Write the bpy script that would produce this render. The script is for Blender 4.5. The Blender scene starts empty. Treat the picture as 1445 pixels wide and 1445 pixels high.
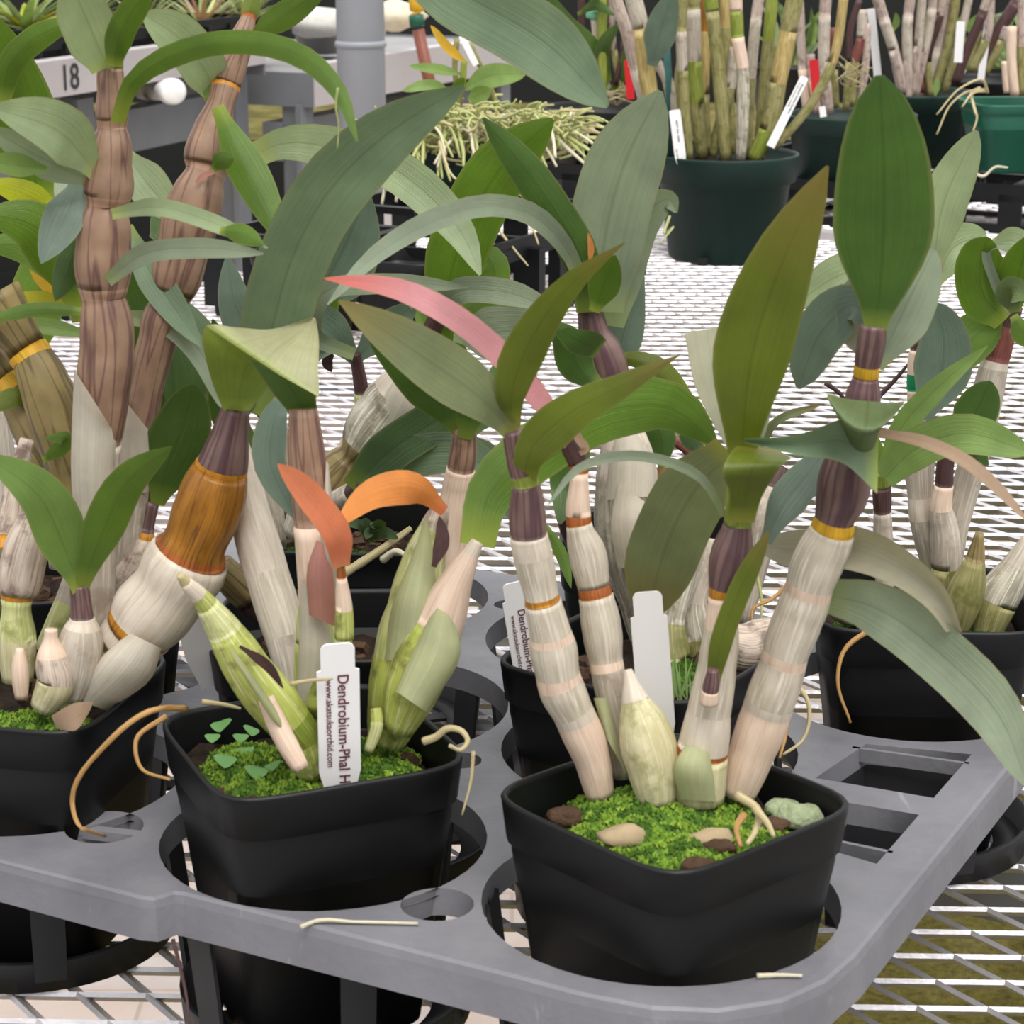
import bpy, bmesh, math, random
from mathutils import Vector, Matrix, noise, geometry
random.seed(7)
C = bpy.context.scene.collection
SC = bpy.context.scene
R = math.radians
# ---------------------------------------------------------------- camera, sky, sun, exposure
FPX, PITCH, CAMH = 3100.0, R(16), .415
cd = bpy.data.cameras.new('camera'); cam = bpy.data.objects.new('camera', cd); C.objects.link(cam)
cam.location = (0, 0, CAMH); cam.rotation_euler = (R(90)-PITCH, 0, 0)
cd.sensor_width = 36; cd.lens = 36*FPX/1445; cd.clip_start = .02; cd.clip_end = 100
cd.dof.use_dof = True; cd.dof.focus_distance = 1.15; cd.dof.aperture_fstop = 40
SC.camera = cam
w = bpy.data.worlds.new('sky'); SC.world = w; w.use_nodes = True
nt = w.node_tree; nt.nodes.clear()
o = nt.nodes.new('ShaderNodeOutputWorld'); bg = nt.nodes.new('ShaderNodeBackground')
tc = nt.nodes.new('ShaderNodeTexCoord'); sp = nt.nodes.new('ShaderNodeSeparateXYZ'); cr = nt.nodes.new('ShaderNodeValToRGB')
nt.links.new(tc.outputs['Generated'], sp.inputs[0]); nt.links.new(sp.outputs['Z'], cr.inputs[0])
e = cr.color_ramp.elements
e[0].position = 0; e[0].color = (.14, .14, .12, 1); e[1].position = 1; e[1].color = (1, 1, 1, 1)
x = cr.color_ramp.elements.new(.12); x.color = (.52, .53, .54, 1)
x = cr.color_ramp.elements.new(.45); x.color = (.97, .98, 1, 1)
nt.links.new(cr.outputs[0], bg.inputs[0]); bg.inputs[1].default_value = 1.0; nt.links.new(bg.outputs[0], o.inputs[0])
sd = bpy.data.lights.new('sun', 'SUN'); so = bpy.data.objects.new('sun', sd); C.objects.link(so)
sd.energy = 2.1; sd.angle = R(40); sd.color = (1, .97, .92); so.rotation_euler = (R(28), R(10), 0)
SC.view_settings.view_transform = 'Standard'; SC.view_settings.look = 'None'
SC.view_settings.gamma = 1; SC.view_settings.use_curve_mapping = False
SC.view_settings.exposure = .46

# ---------------------------------------------------------------- geometry of the view: a photo pixel at a chosen distance is a point of the place
def ray(px, py):
    a = (px-722.5)/FPX; b = -(py-722.5)/FPX
    return Vector((a, math.cos(PITCH)+b*math.sin(PITCH), -math.sin(PITCH)+b*math.cos(PITCH)))
def at(px, py, Y):
    d = ray(px, py); return Vector((0, 0, CAMH)) + d*(Y/d.y)
BZ = -.02          # bench top
def gz(px, py, z=BZ):
    d = ray(px, py); return Vector((0, 0, CAMH)) + d*((z-CAMH)/d.z)
EYE = Vector((0, 0, CAMH))
def m_per_px(p): return (p.y*math.cos(PITCH)-(p.z-CAMH)*math.sin(PITCH))/FPX

# ---------------------------------------------------------------- materials
def hexc(h):
    def f(v):
        v /= 255; return v/12.92 if v <= .04045 else ((v+.055)/1.055)**2.4
    return (f(h >> 16 & 255), f(h >> 8 & 255), f(h & 255), 1)
MATS = {}
class NT:
    def __init__(s, name):
        s.m = bpy.data.materials.new(name); s.m.use_nodes = True; s.t = s.m.node_tree; s.t.nodes.clear()
        s.out = s.n('ShaderNodeOutputMaterial')
    def n(s, typ, **kw):
        x = s.t.nodes.new(typ)
        for k, v in kw.items(): setattr(x, k, v)
        return x
    def put(s, sock, v):
        if hasattr(v, 'is_output') or isinstance(v, bpy.types.NodeSocket): s.t.links.new(v, sock)
        else: sock.default_value = v
    def math(s, op, a, b=None, c=None):
        x = s.n('ShaderNodeMath', operation=op); s.put(x.inputs[0], a)
        if b is not None: s.put(x.inputs[1], b)
        if c is not None: s.put(x.inputs[2], c)
        return x.outputs[0]
    def mix(s, f, a, b, typ='MIX'):
        x = s.n('ShaderNodeMix', data_type='RGBA', blend_type=typ); s.put(x.inputs[0], f)
        s.put(x.inputs[6], a); s.put(x.inputs[7], b); return x.outputs[2]
    def noise(s, vec, scale, detail=3, rough=.55, out=0):
        x = s.n('ShaderNodeTexNoise'); s.put(x.inputs['Scale'], scale); s.put(x.inputs['Detail'], detail)
        s.put(x.inputs['Roughness'], rough)
        if vec is not None: s.put(x.inputs['Vector'], vec)
        return x.outputs[out]
    def ramp(s, f, *stops):
        x = s.n('ShaderNodeValToRGB'); s.put(x.inputs[0], f); el = x.color_ramp.elements
        el[0].position, el[0].color = stops[0]; el[1].position, el[1].color = stops[-1]
        for p, c in stops[1:-1]: q = el.new(p); q.color = c
        return x.outputs[0]
    def mapv(s, vec, scale):
        x = s.n('ShaderNodeMapping'); s.put(x.inputs[0], vec); x.inputs[3].default_value = scale; return x.outputs[0]
    def bump(s, h, d=.002, st=.5):
        x = s.n('ShaderNodeBump'); s.put(x.inputs['Height'], h); x.inputs['Distance'].default_value = d; x.inputs['Strength'].default_value = st
        return x.outputs[0]
    def pbr(s, col, rough=.5, metal=0, spec=.5, normal=None, **kw):
        b = s.n('ShaderNodeBsdfPrincipled'); s.put(b.inputs['Base Color'], col); s.put(b.inputs['Roughness'], rough)
        s.put(b.inputs['Metallic'], metal); s.put(b.inputs['Specular IOR Level'], spec)
        if normal is not None: s.put(b.inputs['Normal'], normal)
        return b.outputs[0]
    def done(s, sh): s.put(s.out.inputs[0], sh); return s.m
W3 = (1, 1, 1, 1); K3 = (0, 0, 0, 1)

def plain(name, h, rough=.5, metal=0, spec=.5, var=.25, scale=40, bump=.0, h2=None):
    t = NT(name); c = hexc(h); c2 = hexc(h2) if h2 is not None else tuple(v*(1-var) for v in c[:3])+(1,)
    P = t.n('ShaderNodeTexCoord').outputs['Object']
    f = t.noise(P, scale, 4); f = t.ramp(f, (.3, K3), (.72, W3))
    col = t.mix(f, c, c2)
    nrm = t.bump(t.noise(P, scale*3, 4), .003, bump) if bump else None
    MATS[name] = t.done(t.pbr(col, rough, metal, spec, nrm)); return MATS[name]

def leafmat(name, front, back, base=None, tip=None, trans=.3, rough=.42, spec=.5, rib=.45, tcol=None):
    t = NT(name); uv = t.n('ShaderNodeUVMap').outputs[0]
    s = t.n('ShaderNodeSeparateXYZ'); t.put(s.inputs[0], uv); U, V = s.outputs[0], s.outputs[1]
    geo = t.n('ShaderNodeNewGeometry'); P = t.n('ShaderNodeTexCoord').outputs['Object']
    f, b = hexc(front), hexc(back)
    col = t.mix(geo.outputs['Backfacing'], f, b)
    blot = t.ramp(t.noise(P, 45, 4), (.35, (.8, .8, .8, 1)), (.7, (1.1, 1.1, 1.08, 1)))
    col = t.mix(1, col, blot, 'MULTIPLY')
    vein = t.ramp(t.noise(t.mapv(uv, (38, .7, 1)), 1, 2), (.35, (.9, .9, .9, 1)), (.65, (1.05, 1.05, 1.05, 1)))
    col = t.mix(.8, col, vein, 'MULTIPLY')
    mid = t.math('ABSOLUTE', t.math('SUBTRACT', U, .5))
    ribf = t.ramp(mid, (.0, (rib, rib, rib, 1)), (.035, K3))
    col = t.mix(ribf, col, t.mix(1, col, (.45, .5, .4, 1), 'MULTIPLY'))
    if base is not None: col = t.mix(t.ramp(V, (.01, (.8, .8, .8, 1)), (.16, K3)), col, hexc(base))
    if tip is not None: col = t.mix(t.ramp(V, (.72, K3), (1, (.85, .85, .85, 1))), col, hexc(tip))
    edge = t.ramp(mid, (.44, K3), (.5, (.35, .35, .35, 1)))
    col = t.mix(edge, col, (.28, .25, .1, 1))
    bp = t.bump(t.noise(t.mapv(uv, (45, 1, 1)), 1, 2), .0006, .5)
    p = t.pbr(col, rough, 0, spec, bp)
    tr = t.n('ShaderNodeBsdfTranslucent'); t.put(tr.inputs[0], t.mix(1, col, (1.15, 1.12, .7, 1) if tcol is None else hexc(tcol), 'MULTIPLY'))
    mx = t.n('ShaderNodeMixShader'); mx.inputs[0].default_value = trans; t.put(mx.inputs[1], p); t.put(mx.inputs[2], tr.outputs[0])
    MATS[name] = t.done(mx.outputs[0])

def canemat(name, c1, c2, vein, vw=.12, rough=.5, spec=.35, blot=None, scale=26, bump=.5):
    t = NT(name); uv = t.n('ShaderNodeUVMap').outputs[0]; P = t.n('ShaderNodeTexCoord').outputs['Object']
    f = t.noise(t.mapv(uv, (scale*.6, 6, 1)), 1, 3); col = t.mix(t.ramp(f, (.35, K3), (.65, W3)), hexc(c1), hexc(c2))
    g = t.noise(t.mapv(uv, (scale, 1.2, 1)), 1, 2, .4)
    d = t.math('ABSOLUTE', t.math('SUBTRACT', g, .5))
    col = t.mix(t.ramp(d, (.0, (.8, .8, .8, 1)), (vw*.35, K3)), col, hexc(vein))
    if blot is not None: col = t.mix(t.ramp(t.noise(P, 90, 5, .65), (.52, K3), (.66, (.8, .8, .8, 1))), col, hexc(blot))
    bp = t.bump(t.noise(t.mapv(uv, (scale*1.5, 2, 1)), 1, 3), .0012, bump)
    MATS[name] = t.done(t.pbr(col, rough, 0, spec, bp))

leafmat('leaf_green', 0x71876a, 0x66862f, base=0x9fb256, trans=.22)
leafmat('leaf_pale', 0x9cad86, 0x8ea35a, base=0xaebb6a, trans=.28)
leafmat('leaf_sage', 0x8a977f, 0x66794a, base=0x95a46c, trans=.22)
leafmat('leaf_teal', 0x66796a, 0x566f44, trans=.2)
leafmat('leaf_olive', 0x7b8560, 0x66741e, base=0x9a9c3e, tip=0x86743c, trans=.22)
leafmat('leaf_deep', 0x48603a, 0x446224, base=0x7f9038, trans=.2)
leafmat('leaf_vivid', 0x66823f, 0x5c7c22, base=0x9dac44, trans=.26)
leafmat('leaf_yellow', 0xc8c43a, 0xb8c024, trans=.4, rib=.2)
leafmat('leaf_bright', 0x8aa760, 0x7f9f44, trans=.3)
leafmat('leaf_dust', 0xa39e8a, 0x96967c, base=0x9aa07c, rib=.25, trans=.2)
leafmat('leaf_ghost', 0xc2c0ac, 0xb4b49c, base=0x9eac84, rib=.2, trans=.25)
leafmat('leaf_cream', 0xb6b68e, 0x869c40, base=0xa0b050, rib=.25, trans=.25)
leafmat('leaf_pink', 0xd2959a, 0xc8786e, base=0xb06a4a, tip=0xd0604a, rib=.1, trans=.25, tcol=0xff9080)
leafmat('leaf_orange', 0xf2a45c, 0xf09a4c, base=0xee8a60, rib=.15, trans=.3, tcol=0xffc890)
leafmat('leaf_coral', 0xea9068, 0xe89468, base=0xdc9c74, rib=.15, trans=.3, tcol=0xffb898)
leafmat('leaf_tan', 0xc2a68c, 0xb59a80, rib=.1, trans=.3, tcol=0xffe0c0)
leafmat('leaf_gold', 0xe0b43c, 0xd8a83a, rib=.1, trans=.3)
leafmat('paper', 0xe0d8c8, 0xd6ccbb, rib=0, trans=.35, rough=.6, tcol=0xfff4e0)
leafmat('paper_pink', 0xc0877c, 0xb27a70, rib=0, trans=.25, rough=.6)
leafmat('paper_green', 0xc9cda2, 0xbfc494, rib=0, trans=.35, rough=.6)
canemat('sheath', 0xd6cab9, 0xc4b7a6, 0xb4a696, .07, bump=.3)
canemat('sheath_win', 0xc8bdab, 0xb0a592, 0xdfd5c6, .1, bump=.25, scale=20)
canemat('sheath_grey', 0xbcb1a2, 0xa89d8e, 0xd6ccbf, .12, blot=0x988878, bump=.3)
canemat('sheath_pink', 0xe2cab6, 0xd6bba6, 0xc2a48e, .07, bump=.3)
canemat('sheath_film', 0xb8b09e, 0x8c8674, 0xe4dccd, .14, blot=0x746c58)
canemat('sheath_green', 0xc6c78c, 0xaab06a, 0xdfdcc0, .1, blot=0x848a48)
canemat('bulb_green', 0xb4bb62, 0x9aa44c, 0xd6d3a0, .08, blot=0x6a6a38)
canemat('bulb_cream', 0xcfc6a0, 0xb8b084, 0xded5b8, .1, blot=0x949060, bump=.3)
canemat('sheath_spot', 0xd2c3b2, 0xb8a698, 0x8c7468, .1, blot=0x5c4338)
canemat('cane_brown', 0x9d7f69, 0x866a57, 0x583a3a, .13, scale=9, bump=.25)
canemat('node_tan', 0xb4917a, 0xa07c66, 0x6a4a40, .1, scale=9, bump=.2)
canemat('cane_purple', 0x7e6460, 0x6a544c, 0x482c38, .3, rough=.4, scale=11, bump=.25)
canemat('cane_dark', 0x563c3a, 0x4a3030, 0x34201f, .2, rough=.4)
canemat('cane_red', 0x8a4e44, 0x6f4038, 0x542c2a, .15)
canemat('cane_amber', 0xa66f28, 0x85571e, 0x5a3a18, .1, rough=.3)
canemat('cane_olive', 0x958256, 0x7c6c44, 0x4c4228, .13, scale=9, bump=.25)
canemat('cane_green', 0x86923a, 0x6f7f2a, 0xa8a860, .1)
canemat('cane_moss', 0x97905f, 0x7a7644, 0xaaa27a, .1, blot=0x666830)
canemat('cane_straw', 0xc0aa72, 0xa48f58, 0x7f7040, .14)
canemat('cane_lilac', 0xb8a59a, 0x9c887e, 0xd4c6bb, .14, blot=0x7a6458)
canemat('ring_gold', 0xc98a28, 0xb07420, 0x8a5a1e, .1, rough=.35)
canemat('ring_rust', 0xb0642c, 0x8f4e22, 0x6a3a1c, .1)
canemat('ring_yellow', 0xd6a52a, 0xc09020, 0x8f8024, .1)
canemat('root', 0xcfc29a, 0xb6a678, 0x9a8a60, .1)
canemat('root_tan', 0xc49a5e, 0xa67c48, 0x7a5834, .1)
canemat('root_pale', 0xe6dfc8, 0xd2c9ac, 0xb0a684, .1)
canemat('root_lime', 0xc6cb88, 0xaab070, 0x8c9058, .1)
plain('black_plastic', 0x0d0e10, .45, 0, .35, .35, 30)
plain('rim_plastic', 0x2a2c2f, .4, 0, .5, .2, 30)
plain('green_plastic', 0x14302a, .5, 0, .35, .25, 14)
plain('bright_green_plastic', 0x14604a, .4, 0, .5, .2, 20)
plain('soil', 0x3a2c22, .9, 0, .2, .6, 160, .8, h2=0x17110d)
plain('bark', 0x5a4434, .85, 0, .2, .5, 120, .6)
plain('moss', 0x90aa42, .9, 0, .1, 0, 150, 0, h2=0x5f822c)
plain('moss_dark', 0x587a2c, .85, 0, .15, 0, 120, 0, h2=0x3a5420)
plain('lichen', 0xa9b592, .9, 0, .2, .4, 120, .6, h2=0x6f7858)
plain('weed', 0x6b9a5a, .5, 0, .4, .2, 90)
plain('tag_white', 0xf4f2f2, .45, 0, .4, .02, 10)
plain('tag_red', 0xc81f28, .4, 0, .4, .1, 10)
plain('ink', 0x6a2a3a, .6, 0, .3, .2, 300)
plain('ink_dark', 0x35353a, .6, 0, .3, .2, 300)
plain('ink_yellow', 0xe0a830, .6)
plain('pvc', 0xf2f2f0, .35)
plain('pvc_grey', 0xc8c8c8, .4)
plain('pipe_brown', 0x8a4c38, .5)
plain('fit_yellow', 0xe8b428, .4); plain('fit_green', 0x24644c, .4)
plain('tape_green', 0x0c8a58, .4); plain('clip_green', 0x7cc8a0, .4)
plain('post_paint', 0x989ca4, .5, 0, .5, .08, 6)
plain('timber_grey', 0x9c9a9a, .6, .3, .5, .2, 9)
plain('rail_alu', 0xc9c3c4, .45, .35, .5, .08, 10)
plain('leg_grey', 0x80848a, .5, .3, .5, .15, 12)
plain('stone_pale', 0xd8d6d0, .8, 0, .3, .2, 90)
plain('stone_tan', 0xb09c7c, .8, 0, .3, .3, 60)
plain('shade_toned_ground', 0x0d0e09, 1, 0, .05, .5, 9, .3, h2=0x060704)  # ground colour with the shade below the far benches painted in
plain('pocket_plastic', 0x2c2c2f, .5, 0, .45, .3, 30)
plain('flower_red', 0xd8203c, .5)
plain('cream', 0xe6dcc0, .6)
plain('blue_dark', 0x2a3650, .6)
plain('stake_teal', 0x4a7a78, .6, 0, .3, .3, 60)

def tray_mat():
    t = NT('tray_plastic'); P = t.n('ShaderNodeTexCoord').outputs['Object']
    f = t.ramp(t.noise(P, 14, 6, .65), (.3, K3), (.75, W3)); col = t.mix(f, hexc(0x636267), hexc(0x7e7d82))
    g = t.ramp(t.noise(P, 55, 8, .75), (.6, K3), (.78, (.55, .55, .55, 1))); col = t.mix(g, col, hexc(0x9a999c))
    st = t.ramp(t.noise(t.mapv(P, (160, 14, 40)), 1, 3), (.68, K3), (.75, (.35, .35, .35, 1))); col = t.mix(st, col, hexc(0xa8a7aa))
    MATS['tray_plastic'] = t.done(t.pbr(col, t.ramp(t.noise(P, 30), (.3, (.4,)*3+(1,)), (.7, (.62,)*3+(1,))), 0, .5, t.bump(t.noise(P, 220, 4), .0008, .35)))
tray_mat()
def mesh_mat():
    t = NT('galvanised'); P = t.n('ShaderNodeTexCoord').outputs['Object']
    f = t.ramp(t.noise(P, 60, 4), (.3, K3), (.7, W3)); col = t.mix(f, hexc(0xdcd9dc), hexc(0xc2bec2))
    MATS['galvanised'] = t.done(t.pbr(col, .38, .55, .5, t.bump(t.noise(P, 300, 3), .001, .3)))
mesh_mat()
def floor_mat():
    t = NT('mossy_ground'); P = t.n('ShaderNodeTexCoord').outputs['Object']
    a = t.ramp(t.noise(P, 5, 6, .6), (.3, hexc(0x453f1e)), (.5, hexc(0x6e6630)), (.7, hexc(0x8a8054)))
    b = t.ramp(t.noise(P, 130, 5, .7), (.35, (.45, .45, .4, 1)), (.65, (1.15, 1.15, 1.1, 1)))
    MATS['mossy_ground'] = t.done(t.pbr(t.mix(1, a, b, 'MULTIPLY'), .95, 0, .2, t.bump(t.noise(P, 130, 5), .01, .6)))
    t = NT('path_slab'); P = t.n('ShaderNodeTexCoord').outputs['Object']
    a = t.ramp(t.noise(P, 7, 6, .6), (.3, hexc(0xc6b4aa)), (.7, hexc(0xd8cac0)))
    br = t.n('ShaderNodeTexBrick'); t.put(br.inputs['Vector'], P); br.inputs['Scale'].default_value = 3.2
    br.inputs['Mortar Size'].default_value = .008; br.inputs['Color1'].default_value = (1, .97, .95, 1); br.inputs['Color2'].default_value = (.86, .9, .94, 1)
    br.inputs['Mortar'].default_value = (.75, .72, .7, 1)
    MATS['path_slab'] = t.done(t.pbr(t.mix(1, a, br.outputs[0], 'MULTIPLY'), .8, 0, .3))
floor_mat()

# ---------------------------------------------------------------- mesh builder
class MB:
    def __init__(s): s.v = []; s.f = []; s.uv = []; s.mi = []; s.sm = []
    def add(s, p, uv=(0, 0)): s.v.append(Vector(p)); s.uv.append(uv); return len(s.v)-1
    def face(s, idx, mi=0, sm=True): s.f.append(tuple(idx)); s.mi.append(mi); s.sm.append(sm)
    def box(s, c, size, rot=None, mi=0, taper=1):
        c = Vector(c); hx, hy, hz = [q/2 for q in size]; ix = []
        for z in (-1, 1):
            k = taper if z > 0 else 1
            for x, y in ((-1, -1), (1, -1), (1, 1), (-1, 1)):
                p = Vector((x*hx*k, y*hy*k, z*hz)); ix.append(s.add(c + (rot @ p if rot else p)))
        for q in ((3, 2, 1, 0), (4, 5, 6, 7), (0, 1, 5, 4), (1, 2, 6, 5), (2, 3, 7, 6), (3, 0, 4, 7)): s.face([ix[i] for i in q], mi, False)
    def bar(s, a, b, wid, hgt, up=Vector((0, 0, 1)), mi=0):
        a, b = Vector(a), Vector(b); d = (b-a); L = d.length; d.normalize()
        sd = d.cross(up).normalized(); u = sd.cross(d)
        M = Matrix((sd, d, u)).transposed(); s.box((a+b)/2, (wid, L, hgt), M, mi)
    def grid(s, rows, mi=0, flip=False, sm=True, closed=False):
        """rows: lists of points; uv = (column, row) fractions"""
        n = len(rows); base = []
        for i, r in enumerate(rows):
            base.append([s.add(p, (j/(len(r)-1), i/(n-1))) for j, p in enumerate(r)])
        for i in range(n-1):
            for j in range(len(rows[0])-1):
                q = (base[i][j], base[i][j+1], base[i+1][j+1], base[i+1][j]); s.face(q[::-1] if flip else q, mi[i] if isinstance(mi, list) else mi, sm)
        return base
    def tube(s, pts, rad, n=12, mi=0, cap=True, vscale=1.0, wob=0, seed=0):
        pts = [Vector(p) for p in pts]; N = len(pts); rows = []; acc = 0; V = []
        k_ = 4 if N > 24 else 1
        T = [(pts[min(i+k_, N-1)]-pts[max(i-k_, 0)]).normalized() if (pts[min(i+k_, N-1)]-pts[max(i-k_, 0)]).length > 1e-9 else Vector((0, 0, 1)) for i in range(N)] if k_ > 1 else [(pts[min(i+1, N-1)]-pts[max(i-1, 0)]).normalized() if (pts[min(i+1, N-1)]-pts[max(i-1, 0)]).length > 1e-9 else Vector((0, 0, 1)) for i in range(N)]
        vd = (pts[0]-EYE).normalized(); x = (vd - T[0]*vd.dot(T[0]))
        if x.length < 1e-4: x = Vector((1, 0, 0)) - T[0]*T[0].x
        x.normalize()
        for i in range(N):
            x = (x - T[i]*x.dot(T[i])).normalized(); y = T[i].cross(x)
            if i: acc += (pts[i]-pts[i-1]).length
            V.append(acc); r = rad[i]; row = []
            for j in range(n+1):
                a = 2*math.pi*j/n; k = 1
                if wob: k += wob*noise.noise(Vector((math.cos(a)*1.6+seed, math.sin(a)*1.6, acc*40)))
                row.append(pts[i]+(x*math.cos(a)+y*math.sin(a))*r*k)
            rows.append(row)
        base = []
        for i, r in enumerate(rows): base.append([s.add(p, (j/n, V[i]*10*vscale)) for j, p in enumerate(r)])
        for i in range(N-1):
            for j in range(n): s.face((base[i][j], base[i][j+1], base[i+1][j+1], base[i+1][j]), mi[i] if isinstance(mi, list) else mi)
        if cap:
            for b, fl in ((base[0], True), (base[-1], False)):
                c = s.add(sum((s.v[k] for k in b[:-1]), Vector())/n, (.5, 0)); m = (mi[0] if fl else mi[-1]) if isinstance(mi, list) else mi
                for j in range(n): s.face((c, b[j+1], b[j]) if fl else (c, b[j], b[j+1]), m)
    def lathe(s, c, prof, n=32, mi=0, rad=None):
        """prof: (r, z) list; rad(angle)->multiplier for square pots"""
        rows = []
        for r, z in prof:
            rows.append([Vector(c)+Vector(((rad(2*math.pi*j/n) if rad else 1)*r*math.cos(2*math.pi*j/n), (rad(2*math.pi*j/n) if rad else 1)*r*math.sin(2*math.pi*j/n), z)) for j in range(n+1)])
        s.grid(rows, mi)
    def build(s, name, mats, parent=None, kind=None, label=None):
        me = bpy.data.meshes.new(name); org = Vector((0, 0, 0))
        q = parent
        while q is not None: org += q.location; q = q.parent
        me.from_pydata([v-org for v in s.v], [], s.f)
        ul = me.uv_layers.new(name='UVMap')
        flat = []
        for l in me.loops: flat.extend(s.uv[l.vertex_index])
        ul.data.foreach_set('uv', flat)
        for m in ([mats] if isinstance(mats, str) else mats): me.materials.append(MATS[m])
        me.polygons.foreach_set('material_index', s.mi); me.polygons.foreach_set('use_smooth', s.sm)
        me.update(); ob = bpy.data.objects.new(name, me); C.objects.link(ob)
        if parent: ob.parent = parent
        if kind: ob['kind'] = kind
        if label: ob['label'] = label
        return ob
def thing(name, label, cat, loc, group=None):
    o = bpy.data.objects.new(name, None); C.objects.link(o); o.location = loc; o.empty_display_size = .02
    o['label'] = label; o['category'] = cat
    if group: o['group'] = group
    return o
def tagit(o, label, cat, group=None):
    o['label'] = label; o['category'] = cat
    if group: o['group'] = group
    return o

def spline(P, n):
    """smooth curve through tuples (chord-length tangents, so close points do not overshoot), n samples per span"""
    out = []; m = len(P); k = len(P[0])
    D = [max(1e-9, math.sqrt(sum((b-a)**2 for a, b in zip(P[i], P[i+1])))) for i in range(m-1)]
    T = []
    for i in range(m):
        if i == 0: T.append(tuple((b-a)/D[0] for a, b in zip(P[0], P[1])))
        elif i == m-1: T.append(tuple((b-a)/D[-1] for a, b in zip(P[-2], P[-1])))
        else: T.append(tuple(((b-a)/D[i-1]*D[i]+(c-b)/D[i]*D[i-1])/(D[i]+D[i-1]) for a, b, c in zip(P[i-1], P[i], P[i+1])))
    for i in range(m-1):
        for q in range(n):
            t = q/n; t2, t3 = t*t, t*t*t; h = (2*t3-3*t2+1, t3-2*t2+t, -2*t3+3*t2, t3-t2)
            out.append(tuple(h[0]*a+h[1]*u*D[i]+h[2]*b+h[3]*v*D[i] for a, u, b, v in zip(P[i], T[i], P[i+1], T[i+1])))
    out.append(tuple(P[-1])); return out
def sm(t): t = max(0, min(1, t)); return t*t*(3-2*t)
PROF = {
 'lance': lambda t: (.34+.66*sm(t/.42)) if t < .42 else max(.02, 1-((t-.42)/.58)**2.0)**.85,
 'ell':   lambda t: (.22+.78*sm(t/.42)**.8) if t < .42 else max(.02, 1-((t-.42)/.58)**2.2)**.62,
 'strap': lambda t: (.6+.4*sm(t/.3)) if t < .6 else max(.03, 1-((t-.6)/.4)**2)**.75,
 'sharp': lambda t: (.45+.55*sm(t/.35)) if t < .35 else max(.02, 1-((t-.35)/.65)**1.35),
 'blunt': lambda t: (.3+.7*sm(t/.7)),
 'const': lambda t: 1.0,
 'stem':  lambda t: 1-.6*t,
}
def leaf(par, pts, Y, w, col='leaf_green', face='b', tilt=None, fold=.2, prof='lance', name='leaf', label=None, curl=0.0):
    if len(pts) == 2: pts = [pts[0], ((pts[0][0]+pts[1][0])/2, (pts[0][1]+pts[1][1])/2), pts[1]]
    n = max(3, 16//(len(pts)-1)); P = spline(pts, n); N = len(P)
    if len(Y) == 2: Ys = [Y[0]+(Y[1]-Y[0])*(i/(N-1))**1.2 for i in range(N)]
    else: Ys = [q[0] for q in spline([(y,) for y in Y], n)] if len(Y) == len(pts) else [Y[0]]*N
    S = [at(p[0], p[1], y) for p, y in zip(P, Ys)]
    if tilt is None: tilt = random.uniform(-28, 28)
    if not isinstance(tilt, tuple): tilt = (tilt, tilt)
    L = [0]
    for i in range(1, N): L.append(L[-1]+(S[i]-S[i-1]).length)
    rows = []; COLS = 8; pS = None; f = PROF[prof]
    for i in range(N):
        T = (S[min(i+1, N-1)]-S[max(i-1, 0)]).normalized(); V = (S[i]-EYE).normalized()
        sx = T.cross(V)
        if sx.length < .15 and pS is not None: sx = pS.copy()
        sx.normalize()
        if pS is not None and sx.dot(pS) < 0: sx = -sx
        pS = sx; t = L[i]/L[-1]; nn = sx.cross(T).normalized()
        if nn.dot(V) > 0: nn = -nn                       # towards the viewer
        a = R(tilt[0]+(tilt[1]-tilt[0])*t); wv = sx*math.cos(a)+nn*math.sin(a); nv = nn*math.cos(a)-sx*math.sin(a)
        hw = w*.5*m_per_px(S[i])*f(t)/max(.45, math.cos(a)); sg = 1 if face == 'a' else -1
        row = []
        for j in range(COLS+1):
            c = -1+2*j/COLS
            row.append(S[i]+wv*c*hw+nv*sg*hw*(fold*abs(c)**1.3 - curl*c*c))
        rows.append(row)
    # winding: normals towards the viewer for face 'a'
    m = MB(); q = (rows[N//2][1]-rows[N//2][0]).cross(rows[N//2+1][0]-rows[N//2][0]); flip = (q.dot(S[N//2]-EYE) > 0)
    if face == 'b': flip = not flip
    m.grid(rows, 0, flip); return m.build(name, col, par, label=label)
def strip(par, rows, col, face='a', name='leaf', label=None, sub=5, sag=.0, ref=.33, turn=None):
    """rows: ((xl,yl),(xr,yr),Y) or ((xl,yl),(xm,ym),(xr,yr),Y[,Ym])"""
    R3 = []
    for r in rows:
        if len(r) == 3:
            l, q, y = r; R3.append((*l, y, (l[0]+q[0])/2, (l[1]+q[1])/2, y+sag, *q, y))
        else: l, mm, q, y = r[:4]; ym = r[4] if len(r) > 4 else y; R3.append((*l, y, *mm, ym, *q, y))
    P = spline(R3, sub); G = []; hug = col.startswith('paper') and len(rows[0]) == 3
    for p in P:
        a, b, c = at(*p[0:3]), at(*p[3:6]), at(*p[6:9]); row = []
        if hug:
            h = (c-a)/2; v = (EYE-b).normalized()
            for j in range(9): q = R(-88+22*j); row.append(b+h*math.sin(q)+v*(h.length*1.04*math.cos(q)))
            G.append(row); continue
        for j in range(9):
            t = j/8; row.append(a*((1-t)*(1-2*t))+b*(4*t*(1-t))+c*(t*(2*t-1)))
        G.append(row)
    i = int(len(G)*ref); q = (G[i][5]-G[i][4]).cross(G[i+1][4]-G[i][4]); flip = q.dot(G[i][4]-EYE) > 0
    if face == 'b': flip = not flip
    m = MB()
    if turn: m.grid(G[:turn*sub+1], 0, flip); m.grid(G[turn*sub:], 0, not flip)     # past the fold the winding flips, so the other colour shows
    else: m.grid(G, 0, flip)
    return m.build(name, col, par, label=label)
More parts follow.
